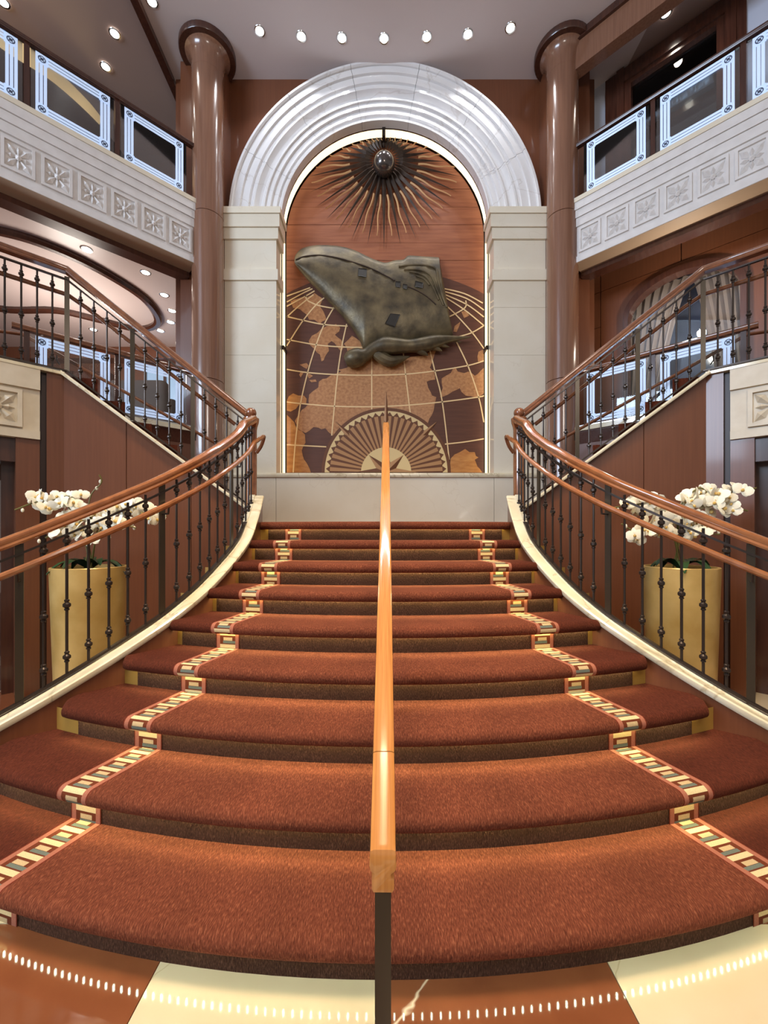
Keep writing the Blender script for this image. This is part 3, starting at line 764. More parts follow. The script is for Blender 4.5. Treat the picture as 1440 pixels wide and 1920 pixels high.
# ================================================================== MURAL
YM = 6.6
def M(px, py, off=0): return Vector(((px - CX) * YM / F, YM - off, H + (YH - py) * YM / F))
def MX(pts): return [((px - CX) * YM / F, H + (YH - py) * YM / F) for px, py in pts]
mu = thing('mural', 'inlaid wooden mural of a globe with compass fan below horizontal planks', 'mural', (0, YM, 2.25))
part('backing_board', MB().front([(x, z) for x, _, z in archpath(1.574, 0, 2.25)], YM + .012, YM + .05), 'wood_dark', mu)
def clip_arch(z):
    if z <= ZC: return 1.566
    q = 1.566 ** 2 - (z - ZC) ** 2
    return math.sqrt(q) if q > 0 else 0.0
seams = [262, 292, 322, 354, 388, 421, 455, 488, 523, 558, 592, 626]
for i, (a, b) in enumerate(zip(seams, seams[1:])):
    z1, z0 = H + (YH - a) * YM / F - .004, H + (YH - b) * YM / F + .001
    zs = [lerp(z0, z1, k / 6) for k in range(7)]
    poly = [(-clip_arch(z), z) for z in zs] + [(clip_arch(z), z) for z in reversed(zs)]
    if poly[6][0] == 0: poly.pop(6)
    part('plank', MB().front(poly, YM + .002 * (i % 2), YM + .012), 'plank_wood', mu)
gl = [(722 + 395 * math.sin(a), 900 - 395 * math.cos(a)) for a in [lerp(-.4905, .4905, k / 30) for k in range(31)]]
gl[0] = (537, gl[0][1]); gl[-1] = (907, gl[-1][1])
part('globe_field', MB().front([(max(-1.566, min(1.566, x)), z) for x, z in MX([(536, 890)] + gl + [(908, 890)])], YM - .006, YM + .0005), 'ocean_wood', mu, label='dark wooden ocean')
lands = [
 [(579, 757), (580, 740), (588, 733), (597, 727), (598, 716), (605, 711), (612, 710), (622, 703), (640, 697), (632, 693), (650, 690), (690, 672), (760, 672), (790, 668), (818, 656), (812, 675), (806, 690), (814, 698), (816, 712), (800, 716), (803, 728), (810, 742), (818, 745), (815, 757), (813, 770), (805, 785), (802, 800), (800, 830), (640, 830), (622, 815), (610, 803), (603, 805), (597, 802), (588, 801), (580, 808), (573, 812), (558, 805), (553, 790), (562, 775), (572, 765)],
 [(538, 770), (538, 752), (542, 743), (550, 738), (560, 742), (570, 742), (575, 748), (574, 758), (560, 760), (555, 767), (545, 772)],
 [(538, 886), (538, 778), (552, 792), (556, 803), (565, 808), (572, 815), (573, 830), (566, 845), (568, 855), (575, 868), (583, 886)],
 [(579, 640), (585, 630), (595, 625), (602, 618), (612, 612), (630, 608), (638, 615), (636, 622), (628, 628), (640, 638), (645, 650), (640, 660), (632, 650), (622, 640), (615, 645), (617, 658), (610, 668), (607, 676), (603, 678), (600, 665), (590, 655), (582, 648)],
 [(645, 645), (660, 630), (675, 640), (680, 655), (655, 667)],
 [(562, 684), (575, 681), (579, 686), (575, 692), (568, 688)], [(565, 696), (571, 697), (564, 708), (561, 703)], [(578, 700), (587, 705), (580, 710), (577, 706)], [(580, 713), (592, 712), (594, 716), (584, 717)],
 [(545, 566), (560, 560), (575, 558), (590, 550), (605, 560), (600, 575), (607, 585), (612, 600), (600, 608), (590, 600), (580, 600), (575, 590), (562, 580), (550, 578)],
 [(825, 745), (830, 728), (828, 710), (845, 700), (853, 688), (858, 697), (870, 700), (878, 697), (890, 705), (907, 690), (907, 738), (890, 745), (873, 742), (865, 735), (862, 728), (840, 740)],
 [(897, 660), (905, 656), (907, 660), (907, 677), (896, 678)], [(850, 622), (852, 612), (863, 604), (861, 611), (856, 623)], [(865, 585), (873, 583), (880, 592), (870, 597)],
 [(838, 886), (845, 860), (862, 848), (872, 842), (880, 848), (890, 848), (892, 855), (897, 858), (890, 862), (895, 875), (904, 886)]]
def jag(poly, amp=1.6):
    out = []; rnd = random.Random(int(poly[0][0] * 7 + poly[0][1]))
    for i, p in enumerate(poly):
        q = poly[(i + 1) % len(poly)]; out.append(p); L = math.hypot(q[0] - p[0], q[1] - p[1]); n = int(L / 7)
        straight = (p[0] in (537, 538, 907) and q[0] == p[0]) or p[1] == q[1] == 886
        for k in range(1, n):
            if straight: continue
            t = k / n; out.append((max(537.5, min(906.5, lerp(p[0], q[0], t) + rnd.uniform(-amp, amp))), lerp(p[1], q[1], t) + rnd.uniform(-amp, amp)))
    return out
for i, p in enumerate(lands):
    part('landmass', MB().front(MX(jag(p)), YM - .009, YM - .004), 'land_wood_amber' if i in (1, 2, 14) else 'land_wood', mu)
lines = [
 [(538, 594), (568, 601), (607, 609), (652, 612)], [(845, 636), (863, 631), (885, 624), (907, 611)], [(538, 637), (593, 647), (640, 651), (682, 652)],
 [(538, 693), (577, 699), (634, 703), (697, 704), (760, 702), (815, 696), (876, 686), (907, 677)],
 [(538, 754), (564, 757), (627, 762), (697, 763), (765, 760), (828, 754), (896, 745), (907, 742)],
 [(538, 834), (554, 835), (612, 838)], [(834, 833), (870, 829), (907, 823)], [(843, 594), (857, 587), (870, 579), (874, 572), (873, 564)], [(573, 555), (576, 563), (584, 568), (600, 574), (627, 579)],
 [(538, 649), (566, 605), (592, 573), (608, 559)], [(550, 886), (554, 830), (563, 761), (577, 699), (592, 650), (607, 611), (626, 577)], [(622, 817), (627, 763), (633, 703), (641, 650), (650, 608)],
 [(697, 660), (697, 774)], [(538, 595), (560, 575), (588, 553)], [(538, 575), (573, 556), (590, 546)], [(538, 567), (567, 551), (586, 542)], [(538, 556), (582, 540)],
 [(756, 660), (760, 700), (769, 774)], [(804, 650), (815, 695), (829, 753), (842, 862)], [(852, 634), (877, 686), (897, 744), (907, 792)], [(836, 573), (855, 591), (885, 624), (907, 654)],
 [(828, 554), (870, 581), (907, 611)], [(827, 550), (874, 571), (907, 595)], [(825, 545), (874, 560), (907, 582)], [(824, 540), (870, 551), (905, 569)]]
for ln in lines:
    pth = smoothpath([M(x, y, .011) for x, y in ln], 5)
    mb = MB(); rows = []
    for i, p in enumerate(pth):
        t = (pth[min(i + 1, len(pth) - 1)] - pth[max(i - 1, 0)]).normalized(); s_ = Vector((t.z, 0, -t.x)) * .0095
        rows.append([p - s_ + Vector((0, .004, 0)), p - s_, p + s_, p + s_ + Vector((0, .004, 0))])
    part('graticule_line', mb.grid(rows), 'inlay_cream', mu)
# compass fan
cc = M(724, 886); k_ = YM / F
def pol(r, a): return (cc.x + r * k_ * math.cos(a), cc.z + r * k_ * math.sin(a))
def half(r, n=40): return [pol(r, PI * i / n) for i in range(n + 1)]
part('compass_ring', MB().front(half(121), YM - .013, YM - .008), 'inlay_brown', mu)
part('compass_rim', MB().front(half(115), YM - .0145, YM - .012), 'inlay_light', mu)
part('compass_disc', MB().front(half(106), YM - .016, YM - .013), 'inlay_brown', mu)
NR = 26
for i in range(NR):
    a = PI * (i + .5) / NR; w2 = PI / NR * .29
    part('compass_ray', MB().front([pol(46, a - w2), pol(105.5, a - w2), pol(105.5, a + w2), pol(46, a + w2)], YM - .018, YM - .015), 'inlay_tan', mu)
for i in range(NR):
    a = PI * (i + .5) / NR; w2 = PI / NR * .42
    part('compass_tooth', MB().front([pol(106, a - w2), pol(113, a), pol(106, a + w2)], YM - .016, YM - .0135), 'inlay_brown', mu)
part('compass_hub', MB().front(half(47), YM - .020, YM - .016), 'inlay_light', mu)
for i in range(9):                                # star of folded points
    a = PI * i / 8; L = (60 if i % 4 == 0 else 46) if i % 2 == 0 else 46
    if i % 2: continue
    p0 = Vector((cc.x, YM - .05, cc.z)); tip = pol(L if i != 4 else 50, a)
    for s_, m in ((1, 'inlay_tan'), (-1, 'inlay_brown')):
        b = pol(20, a + s_ * PI / 8)
        vs = [p0, (tip[0], YM - .021, tip[1]), (b[0], YM - .021, b[1])]
        if cc.z - .01 > b[1]: continue
        part('star_facet', MB().add(vs, [(0, 1, 2)]), m, mu)
for a, r0, r1, w2 in ((PI / 2, 92, 152, 4.5), (PI / 4, 98, 134, 5), (3 * PI / 4, 98, 134, 5)):
    d = Vector((math.cos(a), math.sin(a))); s_ = Vector((-d.y, d.x)); o = Vector((cc.x, cc.z))
    for q, m in ((1, 'inlay_tan'), (-1, 'inlay_brown')):
        b = o + d * r0 * k_; t = o + d * r1 * k_; e = o + (d * (r0 + 6) + s_ * w2 * q) * k_
        part('compass_pointer', MB().add([(b.x, YM - .03, b.y), (t.x, YM - .02, t.y), (e.x, YM - .019, e.y)], [(0, 1, 2)]), m, mu)

# ================================================================== SUNBURST
sb = thing('sunburst', 'bronze sun with ball and dark and gilded rays at the top of the mural', 'sculpture', M(720, 307))
sc_ = M(720, 307)
part('sun_ball', MB().sphere(P(720, 308, YM - .20), .166, 24), 'bronze_polished', sb, True, 'polished bronze ball')
part('sun_stem', MB().tube([(sc_.x, YM - .15, sc_.z), (sc_.x, YM, sc_.z)], .07, 12), 'bronze_dark', sb, True)
def reach(a):                                     # px from the sun centre to the mural edge
    r = 20
    while r < 175:
        x = sc_.x + r * k_ * math.cos(a); z = sc_.z + r * k_ * math.sin(a)
        if abs(x) > clip_arch(z) - .03 or z > ZC + 1.56: break
        r += 1
    return r
ND = 32
for i in range(ND):
    a = -PI / 2 + 2 * PI * i / ND; Lr = min(reach(a) - 2, 162 - 14 * (abs(math.cos(a)))) 
    d = Vector((math.cos(a), 0, math.sin(a))); s_ = Vector((-d.z, 0, d.x)); base = Vector((sc_.x, YM - .07, sc_.z))
    p = [base + d * 20 * k_, base + d * (34 * k_) + s_ * 4.4 * k_, base + d * Lr * k_ + Vector((0, .03, 0)), base + d * (34 * k_) - s_ * 4.4 * k_]
    top = base + d * 36 * k_ + Vector((0, -.035, 0))
    part('dark_ray', MB().add(p + [top], [(0, 1, 4), (1, 2, 4), (2, 3, 4), (3, 0, 4), (0, 3, 2, 1)]), 'bronze_dark', sb)
    a += PI / ND; Lr = min(reach(a) - 2, 141); r0 = 46 if Lr < 80 else 64
    if Lr - r0 < 6: r0 = Lr - 12
    d = Vector((math.cos(a), 0, math.sin(a))); s_ = Vector((-d.z, 0, d.x)); rows = []
    for k in range(15):
        t = k / 14; r = lerp(r0, Lr, t); wv = math.sin(t * 9) * 1.2; hw = lerp(1.9, .7, t)
        q = Vector((sc_.x, YM - .065, sc_.z)) + d * r * k_ + s_ * wv * k_
        rows.append([q - s_ * hw * k_ + Vector((0, .01, 0)), q - Vector((0, .006, 0)), q + s_ * hw * k_ + Vector((0, .01, 0))])
    part('gold_ray', MB().grid(rows), 'gold_ray', sb)

# ================================================================== SHIP RELIEF
sh = thing('ship_relief', 'bronze relief of a tilted liner bow riding a wave', 'sculpture', M(720, 580))
def S(cx, cy, off): return P(540 + cx / 4, 440 + cy / 4, YM - off)
def poly_at(poly, t):
    L = [0]
    for a, b in zip(poly, poly[1:]): L.append(L[-1] + math.hypot(b[0] - a[0], b[1] - a[1]))
    s = t * L[-1]
    for i in range(len(poly) - 1):
        if s <= L[i + 1] or i == len(poly) - 2:
            u = (s - L[i]) / max(1e-6, L[i + 1] - L[i]); return (lerp(poly[i][0], poly[i + 1][0], u), lerp(poly[i][1], poly[i + 1][1], u))
topc = [(v.x, v.y) for v in smoothpath([(48, 205, 0), (52, 160, 0), (90, 112, 0), (150, 88, 0), (230, 78, 0), (330, 80, 0), (430, 95, 0), (520, 125, 0), (600, 165, 0), (660, 190, 0), (730, 210, 0), (800, 192, 0), (870, 185, 0), (900, 157, 0), (1000, 162, 0), (1132, 170, 0)], 4)]
botc = [(v.x, v.y) for v in smoothpath([(48, 205, 0), (62, 240, 0), (95, 280, 0), (150, 345, 0), (250, 445, 0), (330, 533, 0), (400, 605, 0), (480, 705, 0), (540, 800, 0), (565, 868, 0)], 4)] + [(620, 850), (680, 820), (760, 800), (900, 805), (1000, 785), (1100, 775), (1238, 750)]
def hull_off(u, v):
    return .06 + .16 * math.sin(PI * min(1, v * .92 + .08)) ** .7 + .10 * max(0, 1 - u * 1.6) * v
NU, NVV = 56, 22; rows = []
for i in range(NU + 1):
    u = i / NU; a = poly_at(topc, u); b = poly_at(botc, u); row = []
    row.append(S(a[0], a[1], -.0))
    for j in range(NVV + 1):
        v = j / NVV; bend = 26 * math.sin(PI * v) * max(0, u - .55) * 1.2
        row.append(S(lerp(a[0], b[0], v) - bend, lerp(a[1], b[1], v), hull_off(u, v)))
    row.append(S(b[0], b[1], 0)); rows.append(row)
mb = MB().grid(rows); n = NVV + 3
mb.f.append(tuple(range(NU * n, NU * n + n)))
part('hull', mb, 'bronze', sh, True, 'mottled olive bronze hull', ang=50)
def on_hull(cx, cy):                              # height of the hull at a point of its drawing
    best = None
    for row in rows:
        for p in row[1:-1]:
            q = S(cx, cy, 0); dd = (p.x / p.y - q.x / q.y) ** 2 + ((p.z - H) / p.y - (q.z - H) / q.y) ** 2
            if best is None or dd < best[0]: best = (dd, YM - p.y)
    return best[1]
def groove(pts, rad, nm, m='bronze_dark'):
    pp = smoothpath([(x, y, 0) for x, y in pts], 4)
    part(nm, MB().tube([S(p.x, p.y, on_hull(p.x, p.y) + .002) for p in pp], rad, 6), m, sh, True)
groove([(58, 190), (120, 165), (230, 155), (350, 170), (480, 205), (600, 245), (700, 290), (800, 345)], .012, 'sheer_line')
groove([(900, 390), (980, 425), (1050, 470), (1110, 525)], .010, 'sheer_line')
for pts in ([(830, 240), (920, 228), (1040, 232), (1110, 260), (1125, 340), (1160, 470), (1190, 545)], [(870, 262), (960, 262), (1040, 285), (1085, 330), (1120, 420), (1165, 530)], [(910, 280), (980, 292), (1040, 325), (1080, 380), (1130, 490)], [(960, 310), (1020, 335), (1060, 380)]):
    groove(pts, .016, 'superstructure_ridge', 'bronze')
for poly in ([(528, 250), (592, 255), (588, 318), (524, 308)], [(806, 348), (845, 352), (842, 396), (804, 388)], [(862, 368), (896, 374), (892, 408), (860, 402)], [(768, 590), (842, 598), (800, 692), (726, 668)], [(955, 345), (1015, 360), (1010, 400), (950, 388)]):
    cxm = sum(p[0] for p in poly) / 4; cym = sum(p[1] for p in poly) / 4
    q = [S(x, y, on_hull(x, y) + .016) for x, y in poly]; i_ = [S(lerp(x, cxm, .16), lerp(y, cym, .16), on_hull(x, y) + .010) for x, y in poly]
    mb = MB().add(q + i_, [(k, (k + 1) % 4, 4 + (k + 1) % 4, 4 + k) for k in range(4)] + [(4, 5, 6, 7)])
    part('hatch', mb, 'hatch_dark', sh)
wv = [(430, 950, 38), (470, 935, 62), (530, 920, 66), (585, 900, 44), (640, 860, 46), (720, 835, 62), (800, 835, 58), (900, 835, 46), (980, 830, 50), (1060, 815, 52), (1120, 800, 44), (1200, 785, 28), (1290, 776, 14), (1375, 768, 3)]
ws_ = smoothpath([(a, b, c) for a, b, c in wv], 4)
part('wave', MB().tube([S(p.x, p.y, .14) for p in ws_], [max(.004, p.z * k_ / 4) for p in ws_], 12), 'bronze', sh, True, 'curling bronze bow wave')
for lobe in ([(640, 880, 30), (700, 920, 44), (770, 950, 40), (840, 935, 26), (910, 914, 5)], [(960, 850, 30), (1010, 880, 24), (1050, 905, 4)], [(1060, 830, 30), (1120, 855, 18), (1155, 872, 3)], [(1130, 815, 24), (1180, 835, 12), (1210, 842, 3)], [(1230, 785, 14), (1270, 800, 7), (1300, 806, 2)]):
    p_ = smoothpath([(a, b, c) for a, b, c in lobe], 4)
    part('wave_curl', MB().tube([S(p.x, p.y, .12) for p in p_], [max(.003, p.z * k_ / 4) for p in p_], 10), 'bronze', sh, True)

# ================================================================== LAMPS
def downlights(pxs, z, label, group, watts=0, col=(1, .95, .88), rad=.055):
    me_r = mesh(MB().lathe([(rad, -.004), (rad * 1.3, -.008), (rad * 1.38, -.002), (rad * 1.38, .0)], n=20, cap=False), 'lamp_ring', True)
    me_g = mesh(MB().lathe([(rad, -.003), (rad * .6, -.0035), (.001, -.004)], n=20), 'lamp_glow', True)
    for ii, (px, py) in enumerate(pxs):
        d = (z - H) * F / (YH - py); p = P(px, py, d)
        t = thing('ceiling_downlight', label if isinstance(label, str) else label[ii], 'light', p, group)
        link('trim_ring', me_r, t, p); link('lens', me_g, t, p - Vector((0, 0, .002)))
        if watts:
            l = bpy.data.lights.new('downlight', 'SPOT'); l.energy = watts; l.color = col; l.spot_size = math.radians(110); l.spot_blend = .6; l.shadow_soft_size = .05
            o = bpy.data.objects.new('downlight_beam', l); COL.objects.link(o); o.parent = t; o.location = (0, 0, -.03)
downlights([(487, 58), (565, 68), (641, 71), (720, 72), (800, 69), (877, 64), (957, 52)], Z_CEIL, ['ceiling downlight above the arch, %s' % q for q in ('beside the column by the ring-ceilinged lounge', 'second from the column by the ring-ceilinged lounge', 'third from the column by the ring-ceilinged lounge', 'over the crown of the arch', 'third from the column by the arched window', 'second from the column by the arched window', 'beside the column by the arched window')], 'downlights above the arch', 45, (.92, .95, 1))
downlights([(215, 63), (198, 125), (6, 4), (285, 3)], Z_CEIL + .0, 'small round downlight in the ceiling over the open gallery', 'gallery downlights', 14)
downlights([(162, 467), (273, 511), (308, 553), (323, 583), (320, 604), (301, 620), (273, 629), (175, 618)], 5.55, 'small round downlight around the lounge ceiling ring', 'lounge downlights', 6, rad=.06)

# ================================================================== LOUNGE SIDE
L_ = [E(-1, .0, .45), E(-1, 2.7, .45)]
struct('ceiling_lounge', MB().prism([(L_[0].x, L_[0].y), (L_[1].x, L_[1].y), (-9, 3.2), (-9, 9.7), (-2.7, 9.7), (-2.7, 6.5)], 5.552, 5.6), 'ceiling_lounge', 'pale lounge ceiling with a dark ring')
rg = [Vector(p) for p in [(-5.28, 5.7, 5.53), (-4.8, 6.05, 5.53), (-4.44, 6.64, 5.53), (-4.25, 7.4, 5.53), (-4.45, 8.15, 5.53), (-5.0, 8.42, 5.53), (-5.55, 8.05, 5.53), (-6.1, 7.72, 5.53), (-7.1, 7.65, 5.53), (-7.6, 6.9, 5.53), (-7.3, 5.9, 5.53), (-6.3, 5.4, 5.53)]]
ring = smoothpath([rg[-1]] + rg + [rg[0], rg[1]], 6)[6:6 + 72]
tag(part('ceiling_ring', MB().sweep(ring, [(-.06, .02), (-.07, -.03), (-.03, -.06), (.04, -.06), (.07, -.02), (.07, .02)], closed=True), 'wood_dark', None, True), 'dark wooden ring trim on the lounge ceiling', 'trim')
struct('wall_lounge', MB().b2((-9, 9.6, 2.79), (-2.6, 9.7, 5.55)), 'wood_wall', 'brown far wall of the lounge')
struct('trim_2', MB().b2((-9, 9.3, 5.30), (-2.6, 9.6, 5.55)), 'wood_wall')
wn = struct('window_1', MB().b2((-5.5, 9.56, 4.0), (-4.6, 9.6, 5.2)), 'window_sky', 'far lounge window')
for x in (-5.5, -5.05, -4.6): part('window_frame', MB().b2((x - .03, 9.53, 4.0), (x + .03, 9.56, 5.2)), 'wood_dark', wn)
lp = thing('square_pillar', 'slim brown pillar between the column and the lounge', 'pillar', (-3.62, 7.6, 2.79))
part('shaft', MB().prism([(-3.62 + a, 7.6 + b) for a, b in roundrect(.30, .30, .05)], 2.79, 5.55), 'wood_column', lp, True)
part('base', MB().prism([(-3.62 + a, 7.6 + b) for a, b in roundrect(.34, .34, .05)], 2.79, 2.95), 'wood_dark', lp, True)
bk = thing('back_bar', 'dark brown stepped bar counter at the back of the lounge', 'counter', (-7.0, 8.9, 2.79))
part('counter', MB().b2((-8.3, 8.6, 2.79), (-5.9, 9.2, 3.9)), 'wood_door', bk); part('worktop', MB().b2((-8.35, 8.55, 3.9), (-5.85, 9.25, 3.95)), 'wood_dark', bk)
part('back_cabinet', MB().b2((-8.2, 9.3, 2.79), (-6.2, 9.58, 5.0)), 'wood_door', bk)
for x in (-7.6, -7.0, -6.5): part('shelf_post', MB().b2((x - .03, 9.27, 3.95), (x + .03, 9.3, 5.0)), 'wood_dark', bk)
def rbox(c, d, r, mb=None):                     # rounded block, vertical edges and top
    mb = mb or MB(); pr = roundrect(d[0], d[1], r)
    lv = [(1, 0), (1, d[2] - r), (.985, d[2] - r * .4), (.93, d[2])]
    n = len(pr); vs = [(c[0] + x * k, c[1] + y * k, c[2] + z) for k, z in lv for x, y in pr]
    fs = [(i * n + j, i * n + (j + 1) % n, (i + 1) * n + (j + 1) % n, (i + 1) * n + j) for i in range(3) for j in range(n)] + [tuple(range(n))[::-1], tuple(range(3 * n, 4 * n))]
    return mb.add(vs, fs)
def armchair(label, x, y):
    t = thing('armchair', label, 'armchair', (x, y, 2.79), 'lounge armchairs')
    part('seat', rbox((x, y, 2.90), (.62, .60, .30), .06), 'upholstery', t, True)
    part('backrest', rbox((x - .05, y - .34, 2.90), (.86, .16, .74), .07), 'upholstery', t, True)
    for q in (-1, 1): part('arm', rbox((x + q * .37, y - .02, 2.90), (.14, .62, .50), .06), 'upholstery', t, True)
    for a in (-.33, .33):
        for b in (-.3, .26): part('leg', MB().lathe([(.018, 0), (.025, .11)], (x + a, y + b, 2.79), 8), 'wood_dark', t)
armchair('brown upholstered armchair behind the etched glass railing', -3.62, 6.55)
armchair('brown upholstered armchair at the head of the upper flight', -5.0, 6.3)

# open gallery above the lounge
struct('wall_left', MB().b2((-9.1, 2.95, 0), (-9, 9.7, 8.4)), 'wood_wall', 'brown end wall of the lounge')
gp = smoothpath([(-5.2, 4.5, 0), (-4.8, 5.2, 0), (-4.46, 5.6, 0), (-4.24, 6.22, 0), (-4.2, 6.9, 0)], 6)
gb = struct('wall_gallery', None, None, 'curved dark parapet with self-glowing cream wall in the upper gallery')
part('parapet', MB().vsweep([p + Vector((0, 0, 6.0)) for p in gp], [(-.05, 0), (.05, 0), (.05, 1.40), (-.05, 1.40)]), 'wall_recess', gb, True)
gp2 = smoothpath([(-5.6, 4.7, 0), (-5.2, 5.35, 0), (-4.85, 5.8, 0), (-4.66, 6.3, 0), (-4.62, 6.6, 0)], 6)
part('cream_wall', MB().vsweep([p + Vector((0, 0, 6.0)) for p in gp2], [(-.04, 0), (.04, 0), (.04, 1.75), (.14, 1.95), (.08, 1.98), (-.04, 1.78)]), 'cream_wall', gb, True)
struct('floor_gallery', MB().prism([tuple(E(-1, .05, 1.6).xy), tuple(E(-1, 2.6, 1.6).xy), (-9, 4.0), (-9, 9.7), (-3.0, 9.7)], 5.75, 6.0), 'carpet_side')
struct('wall_gallery_back', MB().b2((-9, 9.6, 6.0), (-2.6, 9.7, 8.33)), 'ceiling_gloss')

# ================================================================== WINDOW SIDE
def W(s, n, z): return E(1, s, n, z)
uR = Vector((Q, -Q, 0)); nR = Vector((-Q, -Q, 0))
def wallblock(s0, s1, n0, n1, z0, z1):
    q = [W(s0, n0, 0), W(s1, n0, 0), W(s1, n1, 0), W(s0, n1, 0)]
    return MB().prism([(p.x, p.y) for p in q], z0, z1)
NW = 1.1
wr = struct('wall_right', None, None, 'brown panelled wall with an arched window on the middle deck')
ZS, ZT, S0, S1 = 4.66, 5.15, .29, 1.30
def archz(s):
    t = (s - (S0 + S1) / 2) / ((S1 - S0) / 2); return ZS + (ZT - ZS) * math.sqrt(max(0, 1 - t * t))
for a, b, z0, z1 in ((-.75, -.28, 2.79, 5.6), (-.272, .05, 2.79, 4.66), (-.272, .05, 4.668, 5.22), (-.272, .05, 5.228, 5.6), (.058, S0, 2.79, 5.22), (S1, 1.60, 2.79, 5.22), (1.608, 2.6, 2.79, 4.78), (1.608, 2.6, 4.79, 5.6), (S0, S1, 2.79, 2.95)):
    part('panel', wallblock(a, b, NW, NW + .06, z0, z1), 'wood_wall', wr)
mb = MB(); K = 24
for k in range(K):
    a, b = lerp(S0, S1, k / K), lerp(S0, S1, (k + 1) / K)
    vs = [W(a, NW, archz(a)), W(b, NW, archz(b)), W(b, NW, 5.22), W(a, NW, 5.22)]
    mb.add(vs + [p + Vector((Q, Q, 0)) * .06 for p in vs], [(0, 1, 2, 3), (7, 6, 5, 4), (0, 4, 5, 1)])
part('spandrel', mb, 'wood_wall', wr)
for a, b, z0, z1 in ((-.8, S0 - .02, 2.79, 5.6), (S1 + .02, 2.6, 2.79, 5.6), (-.8, 2.6, 5.2, 5.6)): part('backing', wallblock(a, b, NW + .062, NW + .08, z0, z1), 'wall_recess', wr)
for a, b in ((.058, .80), (.808, 1.60)): part('panel', wallblock(a, b, NW, NW + .06, 5.228, 5.6), 'wood_wall', wr)
struct('ceiling_walkway', wallblock(-.8, 2.7, .45, NW + .3, 5.56, 5.6), 'soffit_tan')
w2 = struct('window_2', None, None, 'arched window with tied curtains')
cs = [S0 + (S1 - S0) * (1 - math.cos(PI * k / K)) / 2 for k in range(K + 1)]
outer = [W(S0, NW, 2.95)] + [W(q, NW, archz(q)) for q in cs] + [W(S1, NW, 2.95)]
mc = Vector((S0 + S1, 0, 0)) / 2
def inset(q, z): return W(lerp(q, (S0 + S1) / 2, .09), NW, lerp(z, 3.9, .07))
inner = [inset(S0, 2.95)] + [inset(q, archz(q)) for q in cs] + [inset(S1, 2.95)]
f1 = [p + nR * .05 for p in outer]; f2 = [p + nR * .05 for p in inner]; f3 = [p - nR * .12 for p in inner]
part('window_frame', MB().grid([outer, f1, f2, f3]), 'wood_dark', w2, False, 'dark wooden arched casing')
part('pane', MB().add([p - nR * .12 for p in inner], [tuple(range(len(inner)))]), 'clear_glass', w2)
struct('wall_beyond_window', wallblock(-.3, 2.0, NW + .75, NW + .8, 2.8, 5.6), 'window_night')
def curtain(a_top, b_top, a_bot, b_bot):
    rows = []
    for i in range(13):
        t = i / 12; z = lerp(5.14, 2.95, t); a = lerp(a_top, a_bot, t ** .8); b = lerp(b_top, b_bot, t ** .8)
        rows.append([W(lerp(a, b, k / 30), NW + .30 + .03 * math.sin(k * 1.55), z) for k in range(31)])
    return MB().grid(rows)
part('curtain', curtain(S0 - .05, .85, S0 - .05, .48), 'curtain', w2, True); part('curtain', curtain(.85, S1 + .05, 1.12, S1 + .05), 'curtain', w2, True)

# upper level beyond the balcony
q_ = E(1, .75, .55, 8.30)
downlights([(CX + q_.x * F / q_.y, YH - (8.31 - H) * F / q_.y)], 8.31, 'small round downlight before the dark casing on the upper deck', 'upper deck downlight', 30, (1, .85, .7))
NU_ = .9
wu = struct('wall_right_upper', wallblock(-.7, .155, NU_, NU_ + .08, 6.0, 8.32), 'wall_white', 'pale wall pieces beside the dark casing on the upper deck')
part('wall_piece', wallblock(1.31, 2.9, NU_, NU_ + .08, 6.0, 8.32), 'wall_white', wu)
struct('floor_upper', wallblock(-.7, 2.9, .5, 1.9, 5.9, 6.0), 'carpet_side')
bmR = struct('trim_3', wallblock(.0, 2.9, -.02, .14, 7.86, 8.3), 'wood_column', 'brown beam above the upper balcony')
part('cornice', wallblock(.0, 2.9, -.06, .0, 8.22, 8.318), 'wood_dark', bmR)
d3 = struct('door_3', None, None, 'dark wooden casing with glazed opening on the upper deck')
for a, b, n0 in ((.155, .27, .86), (.27, .34, .83), (.34, .40, .86), (1.10, 1.16, .86), (1.16, 1.24, .83), (1.24, 1.31, .86)): part('jamb', wallblock(a, b, n0, NU_ + .1, 6.0, 8.28), 'wood_door', d3)
part('head', wallblock(.40, 1.10, .86, NU_ + .1, 8.0, 8.28), 'wood_door', d3); part('head', wallblock(.34, 1.16, .83, .86, 8.06, 8.14), 'wood_door', d3)
part('pane', wallblock(.40, 1.10, .94, .95, 6.0, 8.0), 'clear_glass', d3)
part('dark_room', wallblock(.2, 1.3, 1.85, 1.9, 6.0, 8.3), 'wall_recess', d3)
fz = thing('glass_reflection', 'grey modelled band standing in for a reflection in the upper deck glass', 'relief', W(.75, 1.05, 7.45))  # solid band modelled in place of a reflection in the glass
rows = []; rnd = random.Random(3)
for i in range(9):
    rows.append([W(lerp(.36, 1.06, k / 40), 1.05 - .03 * rnd.random() - .05 * math.sin(PI * i / 8), lerp(7.42, 7.72, i / 8)) for k in range(41)])
part('relief_band', MB().grid(rows), 'reflection_grey', fz, True, ang=80); part('backing', wallblock(.36, 1.06, 1.07, 1.10, 7.40, 7.74), 'reflection_grey', fz)
for i in range(2): part('moulding', wallblock(.35, 1.07, 1.0, 1.08, (7.39, 7.73)[i], (7.41, 7.75)[i]), 'reflection_grey', fz)

